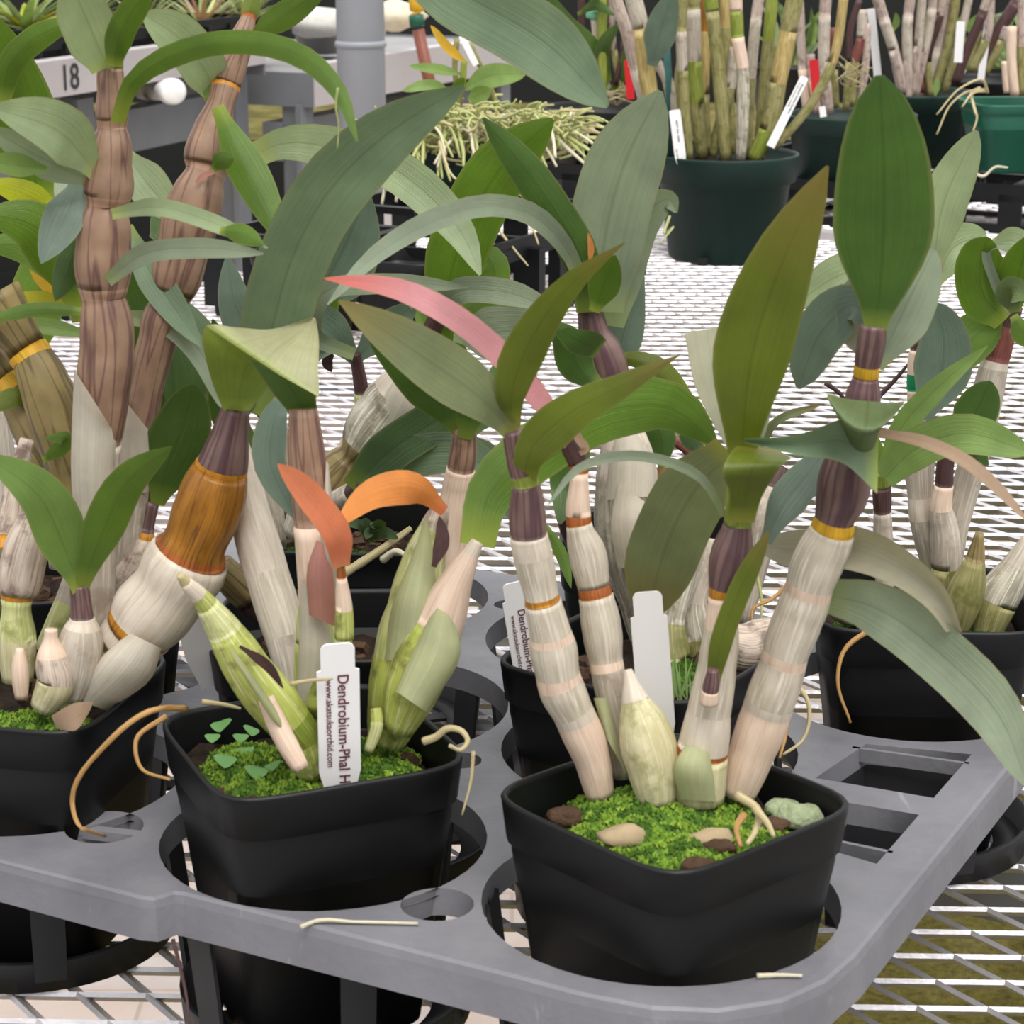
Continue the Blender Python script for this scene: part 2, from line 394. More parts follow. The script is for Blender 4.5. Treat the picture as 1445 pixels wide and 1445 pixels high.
def cane(par, nodes, Y, name='cane', n=18, wob=.05, label=None):
    """nodes (px,py,half width px,material) from the base up; a material holds up to the next node"""
    N = len(nodes); ring = []; mats = []; pal = []
    P = spline([(a[0], a[1], a[2]) for a in nodes], 6)
    for i in range(N-1):
        mt = nodes[i][3]
        if mt not in pal: pal.append(mt)
        short = math.hypot(nodes[i+1][0]-nodes[i][0], nodes[i+1][1]-nodes[i][1]) < 16
        prev = nodes[i-1][3] if i else mt; nxt = nodes[i+1][3] if i < N-2 else mt
        for k in range(7):
            if k == 0 and i and (prev == mt or (prev.startswith('sheath') and mt.startswith('sheath'))): mats[-1] = pal.index(mt); continue
            t = k/6; p = P[i*6+k]; r = p[2]
            if not short: r *= 1+.035*math.sin(math.pi*t)
            if k == 6 and nxt != mt and mt.startswith('sheath') and not nxt.startswith('sheath'): r *= 1.04
            if k == 0 and prev != mt and prev.startswith('sheath') and not mt.startswith('sheath'): r *= .95
            s = (i+t)/(N-1); y = Y[0]+(Y[1]-Y[0])*s; c = at(p[0], p[1], y)
            ring.append((c, r*m_per_px(c))); mats.append(pal.index(mt))
    m = MB(); m.tube([a for a, b in ring], [b for a, b in ring], n, mats, True, 1, wob, random.uniform(0, 50))
    return m.build(name, pal, par, label=label)
def wire(par, pts, Y, r, col, name='root', taper=.5, label=None, n=7):
    P = spline([(p[0], p[1]) for p in pts], 6); N = len(P)
    if len(Y) == len(pts): Ys = [q[0] for q in spline([(y,) for y in Y], 6)]
    else: Ys = [Y[0]+(Y[1]-Y[0])*i/(N-1) for i in range(N)]
    m = MB(); S = [at(p[0], p[1], y) for p, y in zip(P, Ys)]
    m.tube(S, [r*m_per_px(s)*(1-taper*i/(N-1))*(1+.15*noise.noise(Vector((i*.9, r, pts[0][0])))) for i, s in enumerate(S)], n)
    return m.build(name, col, par, label=label)

# ---------------------------------------------------------------- pots
def sqr(k):                       # superellipse: a square with rounded corners
    return lambda a: 1/((abs(math.cos(a))**k+abs(math.sin(a))**k)**(1/k))
def square_pot(par, c, side, h, rot, fill=.86, mat='black_plastic'):
    m = MB(); hs = side/2; b = hs*.71; n = 72
    prof = [(0, 0), (b*.9, 0), (b, .003), (b+(hs*.985-b)*.84, h*.84), (hs*.972, h*.85), (hs*1.0, h-.003), (hs*1.005, h-.0012), (hs*.998, h), (hs*.972, h), (hs*.962, h-.002), (hs*.94, h*.8), (b*.96, .006), (0, .006)]
    f = sqr(6.2); rows = []
    for r, z in prof:
        rows.append([Vector((c[0], c[1], c[2]+z))+Vector((f(2*math.pi*j/n)*r*math.cos(2*math.pi*j/n+rot), f(2*math.pi*j/n)*r*math.sin(2*math.pi*j/n+rot), 0)) for j in range(n+1)])
    m.grid(rows, 0); m.build('pot', mat, par)
def soil(par, c, side, z, rot, bump=.004, mat='soil', rnd=False):
    m = MB(); f = (lambda a: 1) if rnd else sqr(7); rows = []
    for i in range(9):
        r = side/2*i/8; row = []
        for j in range(41):
            a = 2*math.pi*j/40; p = Vector((c[0]+f(a)*r*math.cos(a+rot), c[1]+f(a)*r*math.sin(a+rot), z))
            p.z += bump*noise.noise(p*70)*1.6+bump*.6*noise.noise(p*220); row.append(p)
        row[-1] = row[0].copy(); rows.append(row)
    m.grid(rows, 0); m.build('potting_mix', mat, par)
    for k in range(1):
        mm = MB()
        for q in range(46):
            a = random.uniform(0, 6.283); r = side/2*.9*math.sqrt(random.random()); s = random.uniform(.002, .0055)
            p = Vector((c[0]+r*math.cos(a), c[1]+r*math.sin(a), z+random.uniform(0, .003)))
            mm.box(p, (s*2, s*1.2, s), Matrix.Rotation(random.uniform(0, 6), 3, 'Z') @ Matrix.Rotation(random.uniform(-.6, .6), 3, 'X'), 0, .7)
        mm.build('bark_chips', 'bark', par, kind='stuff')
def moss(par, spots, mat='moss', dens=2.0, size=.0011):
    """spots: (x,y,z,rx,ry,h) low cushions of tiny shoots"""
    m = MB()
    for (x0, y0, z0, rx, ry, h) in spots:
        rows = []
        for i in range(8):
            rr = i/7; row = []
            for j in range(25):
                a = 2*math.pi*j/24; k = 1+.2*noise.noise(Vector((math.cos(a)*2, math.sin(a)*2, x0*50)))
                p = Vector((x0+rx*rr*k*math.cos(a), y0+ry*rr*k*math.sin(a), z0+h*(1-rr*rr)))
                p.z += .0015*noise.noise(p*260); row.append(p)
            row[-1] = row[0].copy(); rows.append(row)
        m.grid(rows, 1)
        for q in range(int(dens*rx*ry*1.1e6)):
            a = random.uniform(0, 6.283); r = math.sqrt(random.random()); k = 1+.2*noise.noise(Vector((math.cos(a)*2, math.sin(a)*2, x0*50)))
            p = Vector((x0+rx*r*k*math.cos(a), y0+ry*r*k*math.sin(a), z0+h*(1-r*r)))
            d = noise.noise(p*180); p.z += .0015*noise.noise(p*260)
            s = size*random.uniform(.7, 1.5); up = Vector((random.uniform(-.7, .7), random.uniform(-.7, .7), 1)).normalized()
            x = up.orthogonal().normalized(); y = up.cross(x); top = p+up*s*1.5; mi = 0 if d > -.12 else 1
            c = m.add(top)
            b = [m.add(p+up*s*.3+(x*math.cos(t)+y*math.sin(t))*s*.75) for t in (0, 2.09, 4.19)]
            for u in range(3): m.face((c, b[u], b[(u+1) % 3]), mi, False)
    return m.build('moss', [mat, 'moss_dark'], par, kind='stuff')
def chunk(par, p, s, col, name='stone', label=None):
    m = MB(); rows = []; p = Vector(p); sd = random.uniform(0, 90)
    for i in range(9):
        th = math.pi*i/8; row = []
        for j in range(13):
            a = 2*math.pi*j/12; d = Vector((math.sin(th)*math.cos(a), math.sin(th)*math.sin(a), math.cos(th)))
            row.append(p+Vector((d.x*s[0], d.y*s[1], d.z*s[2]))*(1+.35*noise.noise(d*1.7+Vector((sd, 0, 0)))))
        row[-1] = row[0].copy(); rows.append(row)
    m.grid(rows, 0); return m.build(name, col, par, label=label)

# ---------------------------------------------------------------- lettering and plant tags
def letters(par, lines, org, X, Yv, N, name='lettering'):
    """lines: (text, x offset, y offset, height, material) on the plane org + x*X + y*Yv"""
    for txt, dx, dy, h, mt in lines:
        cu = bpy.data.curves.new('t', 'FONT'); cu.body = txt; cu.size = h; cu.align_y = 'CENTER'; cu.offset = h*.012
        ob = bpy.data.objects.new('t', cu); C.objects.link(ob); dg = bpy.context.evaluated_depsgraph_get(); dg.update()
        me = bpy.data.meshes.new_from_object(ob.evaluated_get(dg)); C.objects.unlink(ob); bpy.data.objects.remove(ob)
        m = MB()
        for v in me.vertices: m.add(org+X*(dx+v.co.x)+Yv*(dy+v.co.y)+N*.00035)
        for p in me.polygons: m.face(list(p.vertices), 0, False)
        bpy.data.meshes.remove(me)
        m.build(name, mt, par)
def tag(label, top, bot, w, Y, lines=(), mat='tag_white', notch=True, name='plant_label', cat='plant label', grp=None, neck=.8, yaw=0, below=.012):
    a, b = at(*top, Y[0]), at(*bot, Y[1]); up = (a-b).normalized(); b = b-up*below; V = ((a+b)/2-EYE).normalized()
    V = Matrix.Rotation(R(yaw), 3, 'Z') @ V
    X = V.cross(up).normalized(); 
    if X.x < 0: X = -X
    N = X.cross(up)
    if N.dot(V) > 0: N = -N
    hw = w*.5*m_per_px(a); L = (a-b).length; t = .0004; r = hw*.28; nk = neck if notch else 1; sh = L-hw*1.45
    out = [(-hw*.5, 0), (hw*.5, 0), (hw, .016)] if below else [(-hw, 0), (hw, 0)]
    if notch: out += [(hw, sh), (hw*nk, sh+.0006)]
    out += [(hw*nk, L-r), (hw*nk-r*.4, L-r*.3), (hw*nk-r, L), (-hw*nk+r, L), (-hw*nk+r*.4, L-r*.3), (-hw*nk, L-r)]
    if notch: out += [(-hw*nk, sh+.0006), (-hw, sh)]
    if below: out += [(-hw, .016)]
    e = thing(name, label, cat, b, grp); m = MB(); n = len(out)
    f = [m.add(b+X*x+up*y+N*t) for x, y in out]; k = [m.add(b+X*x+up*y-N*t) for x, y in out]
    m.face(f, 0, False); m.face(k[::-1], 0, False)
    for i in range(n): m.face((f[i], k[i], k[(i+1) % n], f[(i+1) % n]), 0, False)
    if m.v:  # front normal towards the viewer
        pass
    m.build('blade', mat, e)
    # text runs down the tag: x axis of text = -up, y axis = X
    letters(e, [(s, d, q*hw, h*hw, mt) for s, d, q, h, mt in lines], a+N*(t), -up, X, N)
    return e

# ================================================================ SETTING: ground, path, benches
UX, UY = Vector((.8829, -.4695, 0)), Vector((.4695, .8829, 0)); O0 = Vector((.057, .742, 0))
def uv(u, v, z=0): return O0+UX*u+UY*v+Vector((0, 0, z))
def struct(m, name, mats): o = m.build(name, mats); o['kind'] = 'structure'; return o
FZ = -.75
m = MB()
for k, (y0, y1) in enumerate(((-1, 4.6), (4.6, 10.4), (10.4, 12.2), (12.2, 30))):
    q = [m.add(p) for p in ((-14, y0, FZ), (14, y0, FZ), (14, y1, FZ), (-14, y1, FZ))]; m.face(q, k % 2, False)  # every second band has under-bench shade painted into its colour
struct(m, 'floor', ['mossy_ground', 'shade_toned_ground'])
m = MB(); a = Vector((-.40, 1.2, 0)); n_ = Vector((-.8829, .4695, 0)); L = Vector((.4695, .8829, 0))
P4 = [a-L*2, a+L*6.2, a+L*6.2+n_*2.4, a-L*2+n_*2.4]
lo = [m.add((p.x, p.y, FZ+.002)) for p in P4]; hi = [m.add((p.x, p.y, FZ+.03)) for p in P4]
m.face(hi, 0, False)
for i in range(4): m.face((lo[i], lo[(i+1) % 4], hi[(i+1) % 4], hi[i]), 0, False)
struct(m, 'floor_path', 'path_slab')

def expanded(name, label, u0, u1, v0, v1, z, org, ux, uy, LW=.0508, SW=.0249):
    """expanded metal: rows of bonds, each strand a slanted flat bar"""
    m = MB(); nu = int((u1-u0)/(LW/2)); nv = int((v1-v0)/(SW/2))
    for j in range(nv):
        for i in range(nu):
            if (i+j) % 2: continue
            a = org+ux*(u0+i*LW/2)+uy*(v0+j*SW/2)+Vector((0, 0, z))
            for di in (1, -1):
                b = a+ux*(di*LW/2)+uy*(SW/2); d = (b-a).normalized(); s = Vector((d.y, -d.x, 0))
                if s.dot(uy) > 0: s = -s
                w_ = s*.0032+Vector((0, 0, .0026)); h = Vector((0, 0, -.0018))+s*.001
                k = [m.add(p) for p in (a-w_, a+w_, b+w_, b-w_, a-w_+h, a+w_+h, b+w_+h, b-w_+h)]
                for f in ((0, 1, 2, 3), (7, 6, 5, 4), (0, 3, 7, 4), (1, 5, 6, 2)): m.face([k[q] for q in f], 0, False)
    return m
e1, e2 = gz(800, 292), gz(1445, 330); ed = (e2-e1).normalized()
bench = thing('bench', 'galvanised expanded metal bench top under the black tray and green pot', 'bench', uv(0, .6, 0))
vmax = (e1-O0).dot(UY)+.0
expanded('bench_top', '', -1.15, 1.15, -.35, 1.95, BZ-.001, O0, UX, UY).build('bench_top', 'galvanised', bench)
# rim rail at the far edge and cross bars below
m = MB(); ra, rb = uv(-1.3, 1.955), uv(1.4, 1.955); m.bar(ra+Vector((0, 0, BZ-.012)), rb+Vector((0, 0, BZ-.012)), .03, .045); m.build('edge_rail', 'rail_alu', bench)
for v in (-.3, .3, .95, 1.6):
    m = MB(); m.bar(uv(-1.2, v, BZ-.03), uv(1.2, v, BZ-.03), .03, .04); m.build('cross_bar', 'leg_grey', bench)
for u, v in ((-1.1, 1.9), (1.1, 1.9)):
    m = MB(); m.bar(uv(u, v, BZ-.05), uv(u, v, FZ), .05, .05, Vector((1, 0, 0))); m.build('leg', 'leg_grey', bench)

# second bench behind, carrying the pots at the top right
b2 = thing('bench', 'mesh bench behind the first, holding the dark pots of canes', 'bench', uv(0, 2.9, 0))
expanded('bench_top', '', -.9, 2.1, 2.0, 3.6, BZ-.001, O0, UX, UY).build('bench_top', 'galvanised', b2)
m = MB(); m.bar(uv(-1, 2.0, BZ-.02), uv(2.2, 2.0, BZ-.02), .02, .04); m.build('edge_rail', 'rail_alu', b2)
m = MB(); m.bar(uv(-1, 3.6, BZ-.02), uv(2.2, 3.6, BZ-.02), .02, .04); m.build('edge_rail', 'rail_alu', b2)
for u, v in ((-.85, 2.1), (2.05, 2.1), (-.85, 3.5), (2.05, 3.5)):
    m = MB(); m.bar(uv(u, v, BZ-.04), uv(u, v, FZ), .05, .05, Vector((1, 0, 0))); m.build('leg', 'leg_grey', b2)

# ================================================================ the carry tray
def circ(u, v, r, n=48): return [Vector((u+r*math.cos(2*math.pi*i/n), v+r*math.sin(2*math.pi*i/n), 0)) for i in range(n)]
HOLES = [(0, -.005), (-.139, -.017), (-.283, -.02), (-.065, .127), (-.2, .115), (-.345, .115), (.012, .249), (-.14, .25), (-.283, .248)]
TZ = .055
tray = thing('plant_tray', 'grey-black plastic carry tray with round pockets, holding the square pots', 'tray', uv(-.18, .11, 0))
outer = [(-.43, -.0915), (-.170, -.0915), (-.166, -.0905), (-.163, -.083), (-.158, -.0815), (-.02, -.0805), (.005, -.081), (.03, -.0785), (.05, -.07), (.066, -.054), (.074, -.034), (.0765, -.012), (.0765, .30), (.070, .312), (.058, .318), (-.43, .318)]
outer = [Vector((a, b, 0)) for a, b in outer]
holes = [circ(u, v, .064 if k else .066) for k, (u, v) in enumerate(HOLES)]
def uvof(w_): d = Vector((w_.x, w_.y, 0))-O0; return d.dot(UX), d.dot(UY)
holes.append(circ(*uvof(gz(617, 1276, TZ)), .0135, 28)); holes.append(circ(*uvof(gz(717, 853, TZ)), .0075, 20)); holes.append(circ(*uvof(gz(650, 1073, TZ)), .009, 20))
holes.append(circ(*uvof(gz(147, 1167, TZ)), .0155, 28))
holes.append([Vector((a, b, 0)) for a, b in ((.010, .130), (.060, .133), (.060, .186), (.016, .176))])
holes.append([Vector((a, b, 0)) for a, b in ((.068, .05), (.060, .062), (.060, .114), (.030, .112), (.036, .066))][1:])
m = MB()
polys = [outer]+holes; tri = geometry.tessellate_polygon(polys); flat = [p for P in polys for p in P]
top = [m.add(uv(p.x, p.y, TZ)) for p in flat]; bo = [m.add(uv(p.x, p.y, TZ-.003)) for p in flat]
for t in tri:
    A, B, D = [flat[i] for i in t]; ccw = (B-A).cross(D-A).z > 0; t = t if ccw else t[::-1]
    m.face([top[i] for i in t], 0, False); m.face([bo[i] for i in t[::-1]], 0, False)
for P in holes:                                                    # turned-down lip round each opening
    n = len(P); c = sum(P, Vector())/n
    r1 = [uv(p.x, p.y, TZ) for p in P]; r2 = [uv(*(c+(p-c)*.985).xy, TZ-.011) for p in P]
    r1.append(r1[0]); r2.append(r2[0]); m.grid([r1, r2], 0, False)
n = len(outer); prof = [(0, 0), (.0012, -.001), (.002, -.004), (.0035, -.0165), (.0015, -.0165), (0, -.003)]
cen = Vector((-.18, .11, 0)); rows = []
nrm = []
for i in range(n):
    d = (outer[(i+1) % n]-outer[i-1]).normalized(); nrm.append(Vector((d.y, -d.x, 0)))
for off, dz in prof: rows.append([uv(*(outer[i % n]+nrm[i % n]*off).xy, TZ+dz) for i in range(n+1)])
m.grid(rows, 0, True, False); m.build('deck', 'tray_plastic', tray)
m = MB(); a = uvof(gz(147, 1167, TZ)); m.bar(uv(a[0]-.016, a[1]-.004, TZ-.003), uv(a[0]+.016, a[1]+.004, TZ-.003), .005, .004); m.build('grip_bar', 'tray_plastic', tray)
for a, b in (((.012, .170), (.062, .176)), ((.03, .075), (.062, .075))): m = MB(); m.bar(uv(*a, TZ-.003), uv(*b, TZ-.003), .002, .006); m.build('web', 'tray_plastic', tray)
for q_ in (((.011, .131), (.059, .134), (.059, .185), (.017, .175)), ((.059, .063), (.059, .113), (.031, .111), (.037, .067))):
    m = MB(); c_ = Vector((sum(a for a, b in q_)/4, sum(b for a, b in q_)/4, 0))
    r1 = [uv(a, b, TZ-.009) for a, b in q_]; r2 = [uv(*(c_+(Vector((a, b, 0))-c_)*.9).xy, TZ-.034) for a, b in q_]
    m.grid([r1+r1[:1], r2+r2[:1]], 0, False, False); m.face([m.add(p) for p in r2], 0, False); m.build('box_pocket', 'pocket_plastic', tray)
for u, v in HOLES:
    m = MB(); n = 48
    ring = [(a, b+BZ) for a, b in ((.0585, .016), (.0565, .0165), (.055, .003), (.042, .0025), (.042, .0045), (.0535, .005), (.0575, .003), (.0585, .016))]
    m.grid([[uv(u+r*math.cos(2*math.pi*j/n), v+r*math.sin(2*math.pi*j/n), z) for j in range(n+1)] for r, z in ring], 0)
    for k in range(6):
        if (u, v) == HOLES[0] and k in (0, 5): continue
        a0 = R(60*k+14); rr = []
        for z, r in ((TZ-.006, .0655), (.02, .062), (BZ+.008, .0588)):
            rr.append([uv(u+r*math.cos(a0+t), v+r*math.sin(a0+t), z) for t in (-.11, -.04, .04, .11)])
        inn = [[p+(uv(u, v, p.z)-p).normalized()*.0018 for p in row] for row in rr]
        m.grid(rr, 0, False); m.grid(inn, 0, True)
        for j in (0, 3): m.grid([[rr[i][j] for i in range(3)], [inn[i][j] for i in range(3)]], 0)
    for k in range(2):
        d = Vector((math.cos(R(45+90*k)), math.sin(R(45+90*k)), 0))*.044; c = Vector((u, v, 0))
        m.bar(uv(*(c-d).xy, BZ+.0033), uv(*(c+d).xy, BZ+.0033), .009, .0018)
    m.build('pocket', 'pocket_plastic', tray)

# ================================================================ foreground potted orchids
def orchid(label, c, rot, side=.098, h=.094, fillz=.084, grp='potted orchids in the carry tray', **kw):
    e = thing('potted_orchid', label, 'potted orchid', (c[0], c[1], BZ+.0056), grp)
    square_pot(e, (c[0], c[1], BZ+.0056), side, .1-BZ-.0056, R(rot)); soil(e, (c[0], c[1]), side*.9, fillz, R(rot)); return e
SW, NT_ = 'sheath_win', 'node_tan'
S_, SG, SP, SF, RG, RR = 'sheath', 'sheath_grey', 'sheath_pink', 'sheath_film', 'ring_gold', 'ring_rust'
PU, BR, DK = 'cane_purple', 'cane_brown', 'cane_dark'

# ---- A: front right pot
A = orchid('orchid with five pale canes in the front black pot, nearest the tray corner', (.058, .728), 41)
moss(A, [(.052, .735, .084, .036, .036, .012), (.06, .705, .084, .026, .024, .008), (.085, .72, .084, .02, .016, .007), (.035, .722, .084, .018, .02, .006)])
a1 = cane(A, [(847, 1122, 20, SP), (835, 1070, 26, SP), (814, 1018, 29, S_), (808, 1005, 29, SW), (790, 966, 32, SP), (787, 952, 31, SW), (779, 905, 32, SP), (777, 895, 30, SW), (766, 850, 26, RG), (764, 841, 25, SW), (752, 785, 28, S_), (746, 756, 26, PU), (744, 715, 25, PU), (742, 683, 20, 'cane_green'), (738, 668, 19, PU), (728, 640, 15, PU), (723, 608, 14, PU)], (.745, .735))
a2 = cane(A, [(882, 1095, 16, SG), (872, 1020, 21, SG), (857, 944, 24, SP), (855, 932, 24, SW), (850, 890, 28, SW), (841, 842, 24, RR), (838, 828, 23, SW), (828, 780, 26, SW), (817, 741, 18, RR), (816, 728, 18, SP), (817, 668, 13, RR), (816, 655, 14, DK), (806, 630, 15, DK), (797, 610, 14, DK)], (.755, .765))
a3 = cane(A, [(928, 1132, 26, 'bulb_cream'), (922, 1085, 37, 'bulb_cream'), (908, 1025, 35, 'bulb_cream'), (896, 988, 20, S_), (890, 962, 11, S_), (886, 945, 6, S_)], (.735, .745))
a4 = cane(A, [(985, 1128, 36, 'bulb_cream'), (990, 1064, 37, RR), (992, 1056, 36, S_), (1001, 1005, 31, SW), (1012, 940, 27, SW), (1018, 885, 24, SP), (1017, 842, 18, RG), (1019, 830, 20, PU), (1031, 785, 29, PU), (1041, 740, 20, 'cane_green'), (1044, 700, 19, 'cane_green'), (1046, 650, 16, 'cane_green')], (.738, .735))
a5 = cane(A, [(1040, 1120, 26, SP), (1062, 1060, 33, SP), (1082, 1004, 35, S_), (1086, 992, 35, SW), (1106, 936, 33, SP), (1109, 922, 33, SW), (1128, 870, 35, SW), (1140, 838, 34, SP), (1143, 825, 34, SW), (1158, 785, 36, SW), (1174, 750, 31, 'ring_yellow'), (1177, 734, 28, PU), (1188, 700, 36, PU), (1196, 655, 34, PU), (1210, 605, 24, PU), (1218, 560, 25, PU), (1222, 532, 18, 'ring_yellow'), (1224, 516, 18, PU), (1229, 488, 20, PU), (1233, 458, 18, PU)], (.745, .73))
strip(a4, [((958, 1128), (1012, 1132), .732), ((952, 1078), (1006, 1090), .729), ((968, 1050), (1002, 1062), .730)], 'paper_green', name='papery_sheath')
strip(a1, [((850, 1030), (885, 1095), .752), ((838, 985), (856, 985), .748)], 'paper_green', name='papery_sheath')
leaf(a1, [(722, 606), (722, 560), (752, 475), (812, 395), (882, 342)], (.735, .69), 62, 'leaf_olive', 'b', 18, .15, 'sharp')
leaf(a1, [(742, 688), (745, 645), (795, 590), (880, 543), (962, 499)], (.735, .69), 64, 'leaf_olive', 'b', -10, .15, 'sharp')
leaf(a1, [(724, 612), (690, 572), (600, 505), (478, 424)], (.735, .70), 82, 'leaf_olive', 'a', 10, .12, 'lance')
leaf(a2, [(804, 625), (770, 575), (715, 510), (640, 447), (560, 408), (458, 393)], (.762, .73), 36, 'leaf_pink', 'a', 25, .1, 'strap', label='pink withered leaf')
leaf(a2, [(818, 640), (826, 635), (816, 618), (806, 592)], (.76, .755), 12, 'leaf_tan', 'a', 0, .1, 'strap', name='dry_scale')
leaf(a4, [(1047, 660), (1050, 600), (1062, 500), (1098, 385), (1168, 234)], (.735, .70), 112, 'leaf_olive', 'b', 8, .12, 'lance')
strip(a4, [((1024, 738), (1064, 738), .728), ((1030, 700), (1075, 702), .722), ((1022, 655), (1108, 652), .712), ((1035, 634), (1116, 646), .722), ((1046, 626), (1100, 636), .738)], 'leaf_olive', 'b')
leaf(a4, [(1042, 650), (1030, 610), (1010, 535), (997, 464)], (.745, .75), 64, 'leaf_ghost', 'a', 5, .1, 'blunt')
leaf(a4, [(1050, 655), (1068, 600), (1090, 545)], (.75, .76), 30, 'leaf_sage', 'a', 0, .15)
leaf(a4, [(1022, 728), (990, 675), (930, 648), (870, 644), (815, 662), (772, 715)], (.735, .70), 15, 'leaf_sage', 'a', 0, .2, 'strap')
leaf(a4, [(1032, 640), (985, 685), (940, 770), (912, 875)], (.765, .81), 104, 'leaf_olive', 'a', 0, .08, 'strap')
leaf(a4, [(1004, 972), (1018, 905), (1050, 820), (1085, 750)], (.728, .715), 32, 'leaf_olive', 'b', 0, .25, 'strap')
leaf(a4, [(1080, 765), (1105, 715), (1135, 675), (1170, 630)], (.735, .76), 55, 'leaf_teal', 'a', 10, .1, 'lance')
cane(a4, [(1000, 992, 13, SP), (1002, 975, 12, PU), (1005, 958, 11, PU), (1006, 945, 8, PU)], (.724, .722), 'bud')
leaf(a5, [(1235, 466), (1243, 400), (1248, 270), (1241, 106)], (.727, .72), 142, 'leaf_deep', 'b', 5, .08, 'ell')
leaf(a5, [(1235, 470), (1205, 430), (1165, 460), (1126, 548)], (.735, .75), 74, 'leaf_teal', 'a', 15, .1, 'ell')
leaf(a5, [(1228, 512), (1212, 460), (1198, 395)], (.74, .745), 60, 'leaf_dust', 'a', 10, .1, 'ell')
leaf(a5, [(1238, 520), (1270, 450), (1318, 352)], (.74, .75), 84, 'leaf_sage', 'a', -15, .1, 'ell')
strip(a5, [((1188, 650), (1212, 655), (1238, 650), .722), ((1186, 600), (1214, 622), (1242, 605), .715, .71), ((1167, 556), (1221, 603), (1277, 567), .70, .697), ((1190, 562), (1225, 566), (1262, 568), .722)], 'leaf_sage', 'b')
strip(a5, [((1240, 598), (1238, 697), .715), ((1196, 590), (1192, 655), .71), ((1130, 612), (1128, 643), .705), ((1050, 619), (1050, 624), .70)], 'leaf_green', 'a', sag=.004)
leaf(a5, [(1236, 610), (1300, 622), (1365, 652), (1412, 693), (1452, 738)], (.72, .68), 19, 'leaf_tan', 'a', 0, .1, 'strap', label='dried tan leaf')
strip(a5, [((1182, 742), (1170, 800), .74), ((1225, 748), (1205, 806), .735), ((1290, 784), (1265, 828), .725), ((1340, 840), (1312, 862), .715), ((1358, 892), (1335, 892), .71)], 'leaf_dust', 'a', sag=.006)
leaf(a5, [(1190, 772), (1130, 775), (1066, 770)], (.755, .77), 56, 'leaf_dust', 'a', 0, .1, 'lance')
leaf(a5, [(1160, 838), (1230, 855), (1330, 925), (1410, 1010), (1452, 1112)], (.75, .67), 82, 'leaf_sage', 'a', 15, .15, 'strap')
wire(A, [(1040, 1122), (1070, 1145), (1062, 1180), (1055, 1190)], (.70, .68), 7, 'root', label='pale dry root'); wire(A, [(1065, 1140), (1085, 1165), (1092, 1180)], (.69, .68), 6, 'root')
wire(A, [(1050, 1150), (1040, 1165), (1045, 1195)], (.69, .68), 6, 'root_tan')
for q in (((880, 1182), .0085, 'stone_tan'), ((797, 1152), .007, 'bark'), ((1128, 1152), .0095, 'lichen'), ((1105, 1140), .007, 'lichen'), ((985, 1222), .006, 'bark'), ((1005, 1185), .008, 'stone_tan'), ((885, 1128), .005, 'stone_tan'), ((1015, 1195), .006, 'bark'), ((1090, 1165), .006, 'bark')):
    g = gz(*q[0], .091); chunk(A, (g.x, g.y, .091), (q[1], q[1]*.7, q[1]*.5), q[2], 'bark_chip' if q[2] == 'bark' else 'stone')

# ---- B: front middle pot
B = orchid('orchid with yellow-green bulbs and an orange leaf in the middle front pot', (-.0775, .785), 24)
moss(B, [(-.103, .785, .084, .019, .026, .010), (-.05, .775, .084, .02, .018, .009), (-.08, .765, .084, .018, .016, .008), (-.06, .80, .084, .024, .018, .007), (-.096, .768, .084, .014, .016, .009)])
b1 = cane(B, [(440, 1092, 20, 'bulb_green'), (425, 1045, 28, 'cane_green'), (408, 1020, 32, 'bulb_green'), (350, 945, 33, 'bulb_green'), (318, 893, 25, 'sheath_green'), (292, 855, 16, 'bulb_green'), (280, 840, 13, S_), (262, 822, 9, 'root'), (254, 812, 5, 'root')], (.765, .745))
strip(b1, [((320, 905), (335, 940), .738), ((380, 985), (395, 1030), .748), ((415, 1040), (420, 1050), .755)], 'paper_green', name='papery_sheath')
b2c = cane(B, [(440, 1080, 18, 'bulb_cream'), (425, 1000, 20, SG), (405, 905, 29, SW), (378, 815, 31, S_), (352, 725, 29, S_), (332, 640, 24, SG), (322, 590, 16, SG)], (.785, .875))
b3 = cane(B, [(448, 1085, 24, 'cane_moss'), (455, 1000, 38, 'bulb_green'), (458, 905, 40, 'sheath_green'), (455, 850, 34, SP), (444, 740, 29, BR), (434, 655, 27, BR), (428, 576, 20, BR)], (.78, .785))
strip(b3, [((418, 985), (455, 1000), .777), ((422, 900), (472, 905), .775), ((424, 815), (450, 848), .776)], 'paper', name='papery_sheath')
strip(b3, [((447, 800), (458, 870), .776), ((455, 720), (476, 820), .778), ((460, 650), (464, 655), .782)], 'paper', name='papery_sheath')
strip(b3, [((436, 868), (474, 885), .768), ((434, 800), (470, 810), .766), ((447, 762), (458, 768), .768)], 'paper_pink', name='dried_sheath')
cane(B, [(486, 900, 14, 'bulb_green'), (486, 860, 12, SP), (482, 815, 7, RR), (481, 795, 5, 'root')], (.755, .752), 'flower_stub')
b4 = cane(B, [(545, 1050, 26, 'bulb_green'), (558, 1000, 40, 'bulb_green'), (572, 930, 46, 'sheath_green'), (590, 860, 44, 'sheath_green'), (596, 800, 32, 'sheath_green'), (612, 745, 20, 'sheath_spot'), (622, 715, 12, 'ring_rust')], (.79, .80))
strip(b4, [((540, 930), (620, 945), .787), ((555, 850), (620, 865), .787), ((585, 775), (612, 792), .79), ((600, 728), (604, 730), .79)], 'paper_green', name='papery_sheath')
b5 = cane(B, [(560, 1030, 24, 'bulb_green'), (588, 955, 42, 'bulb_green'), (618, 885, 36, SP), (646, 815, 22, SP), (664, 782, 13, S_), (674, 764, 9, S_)], (.78, .785))
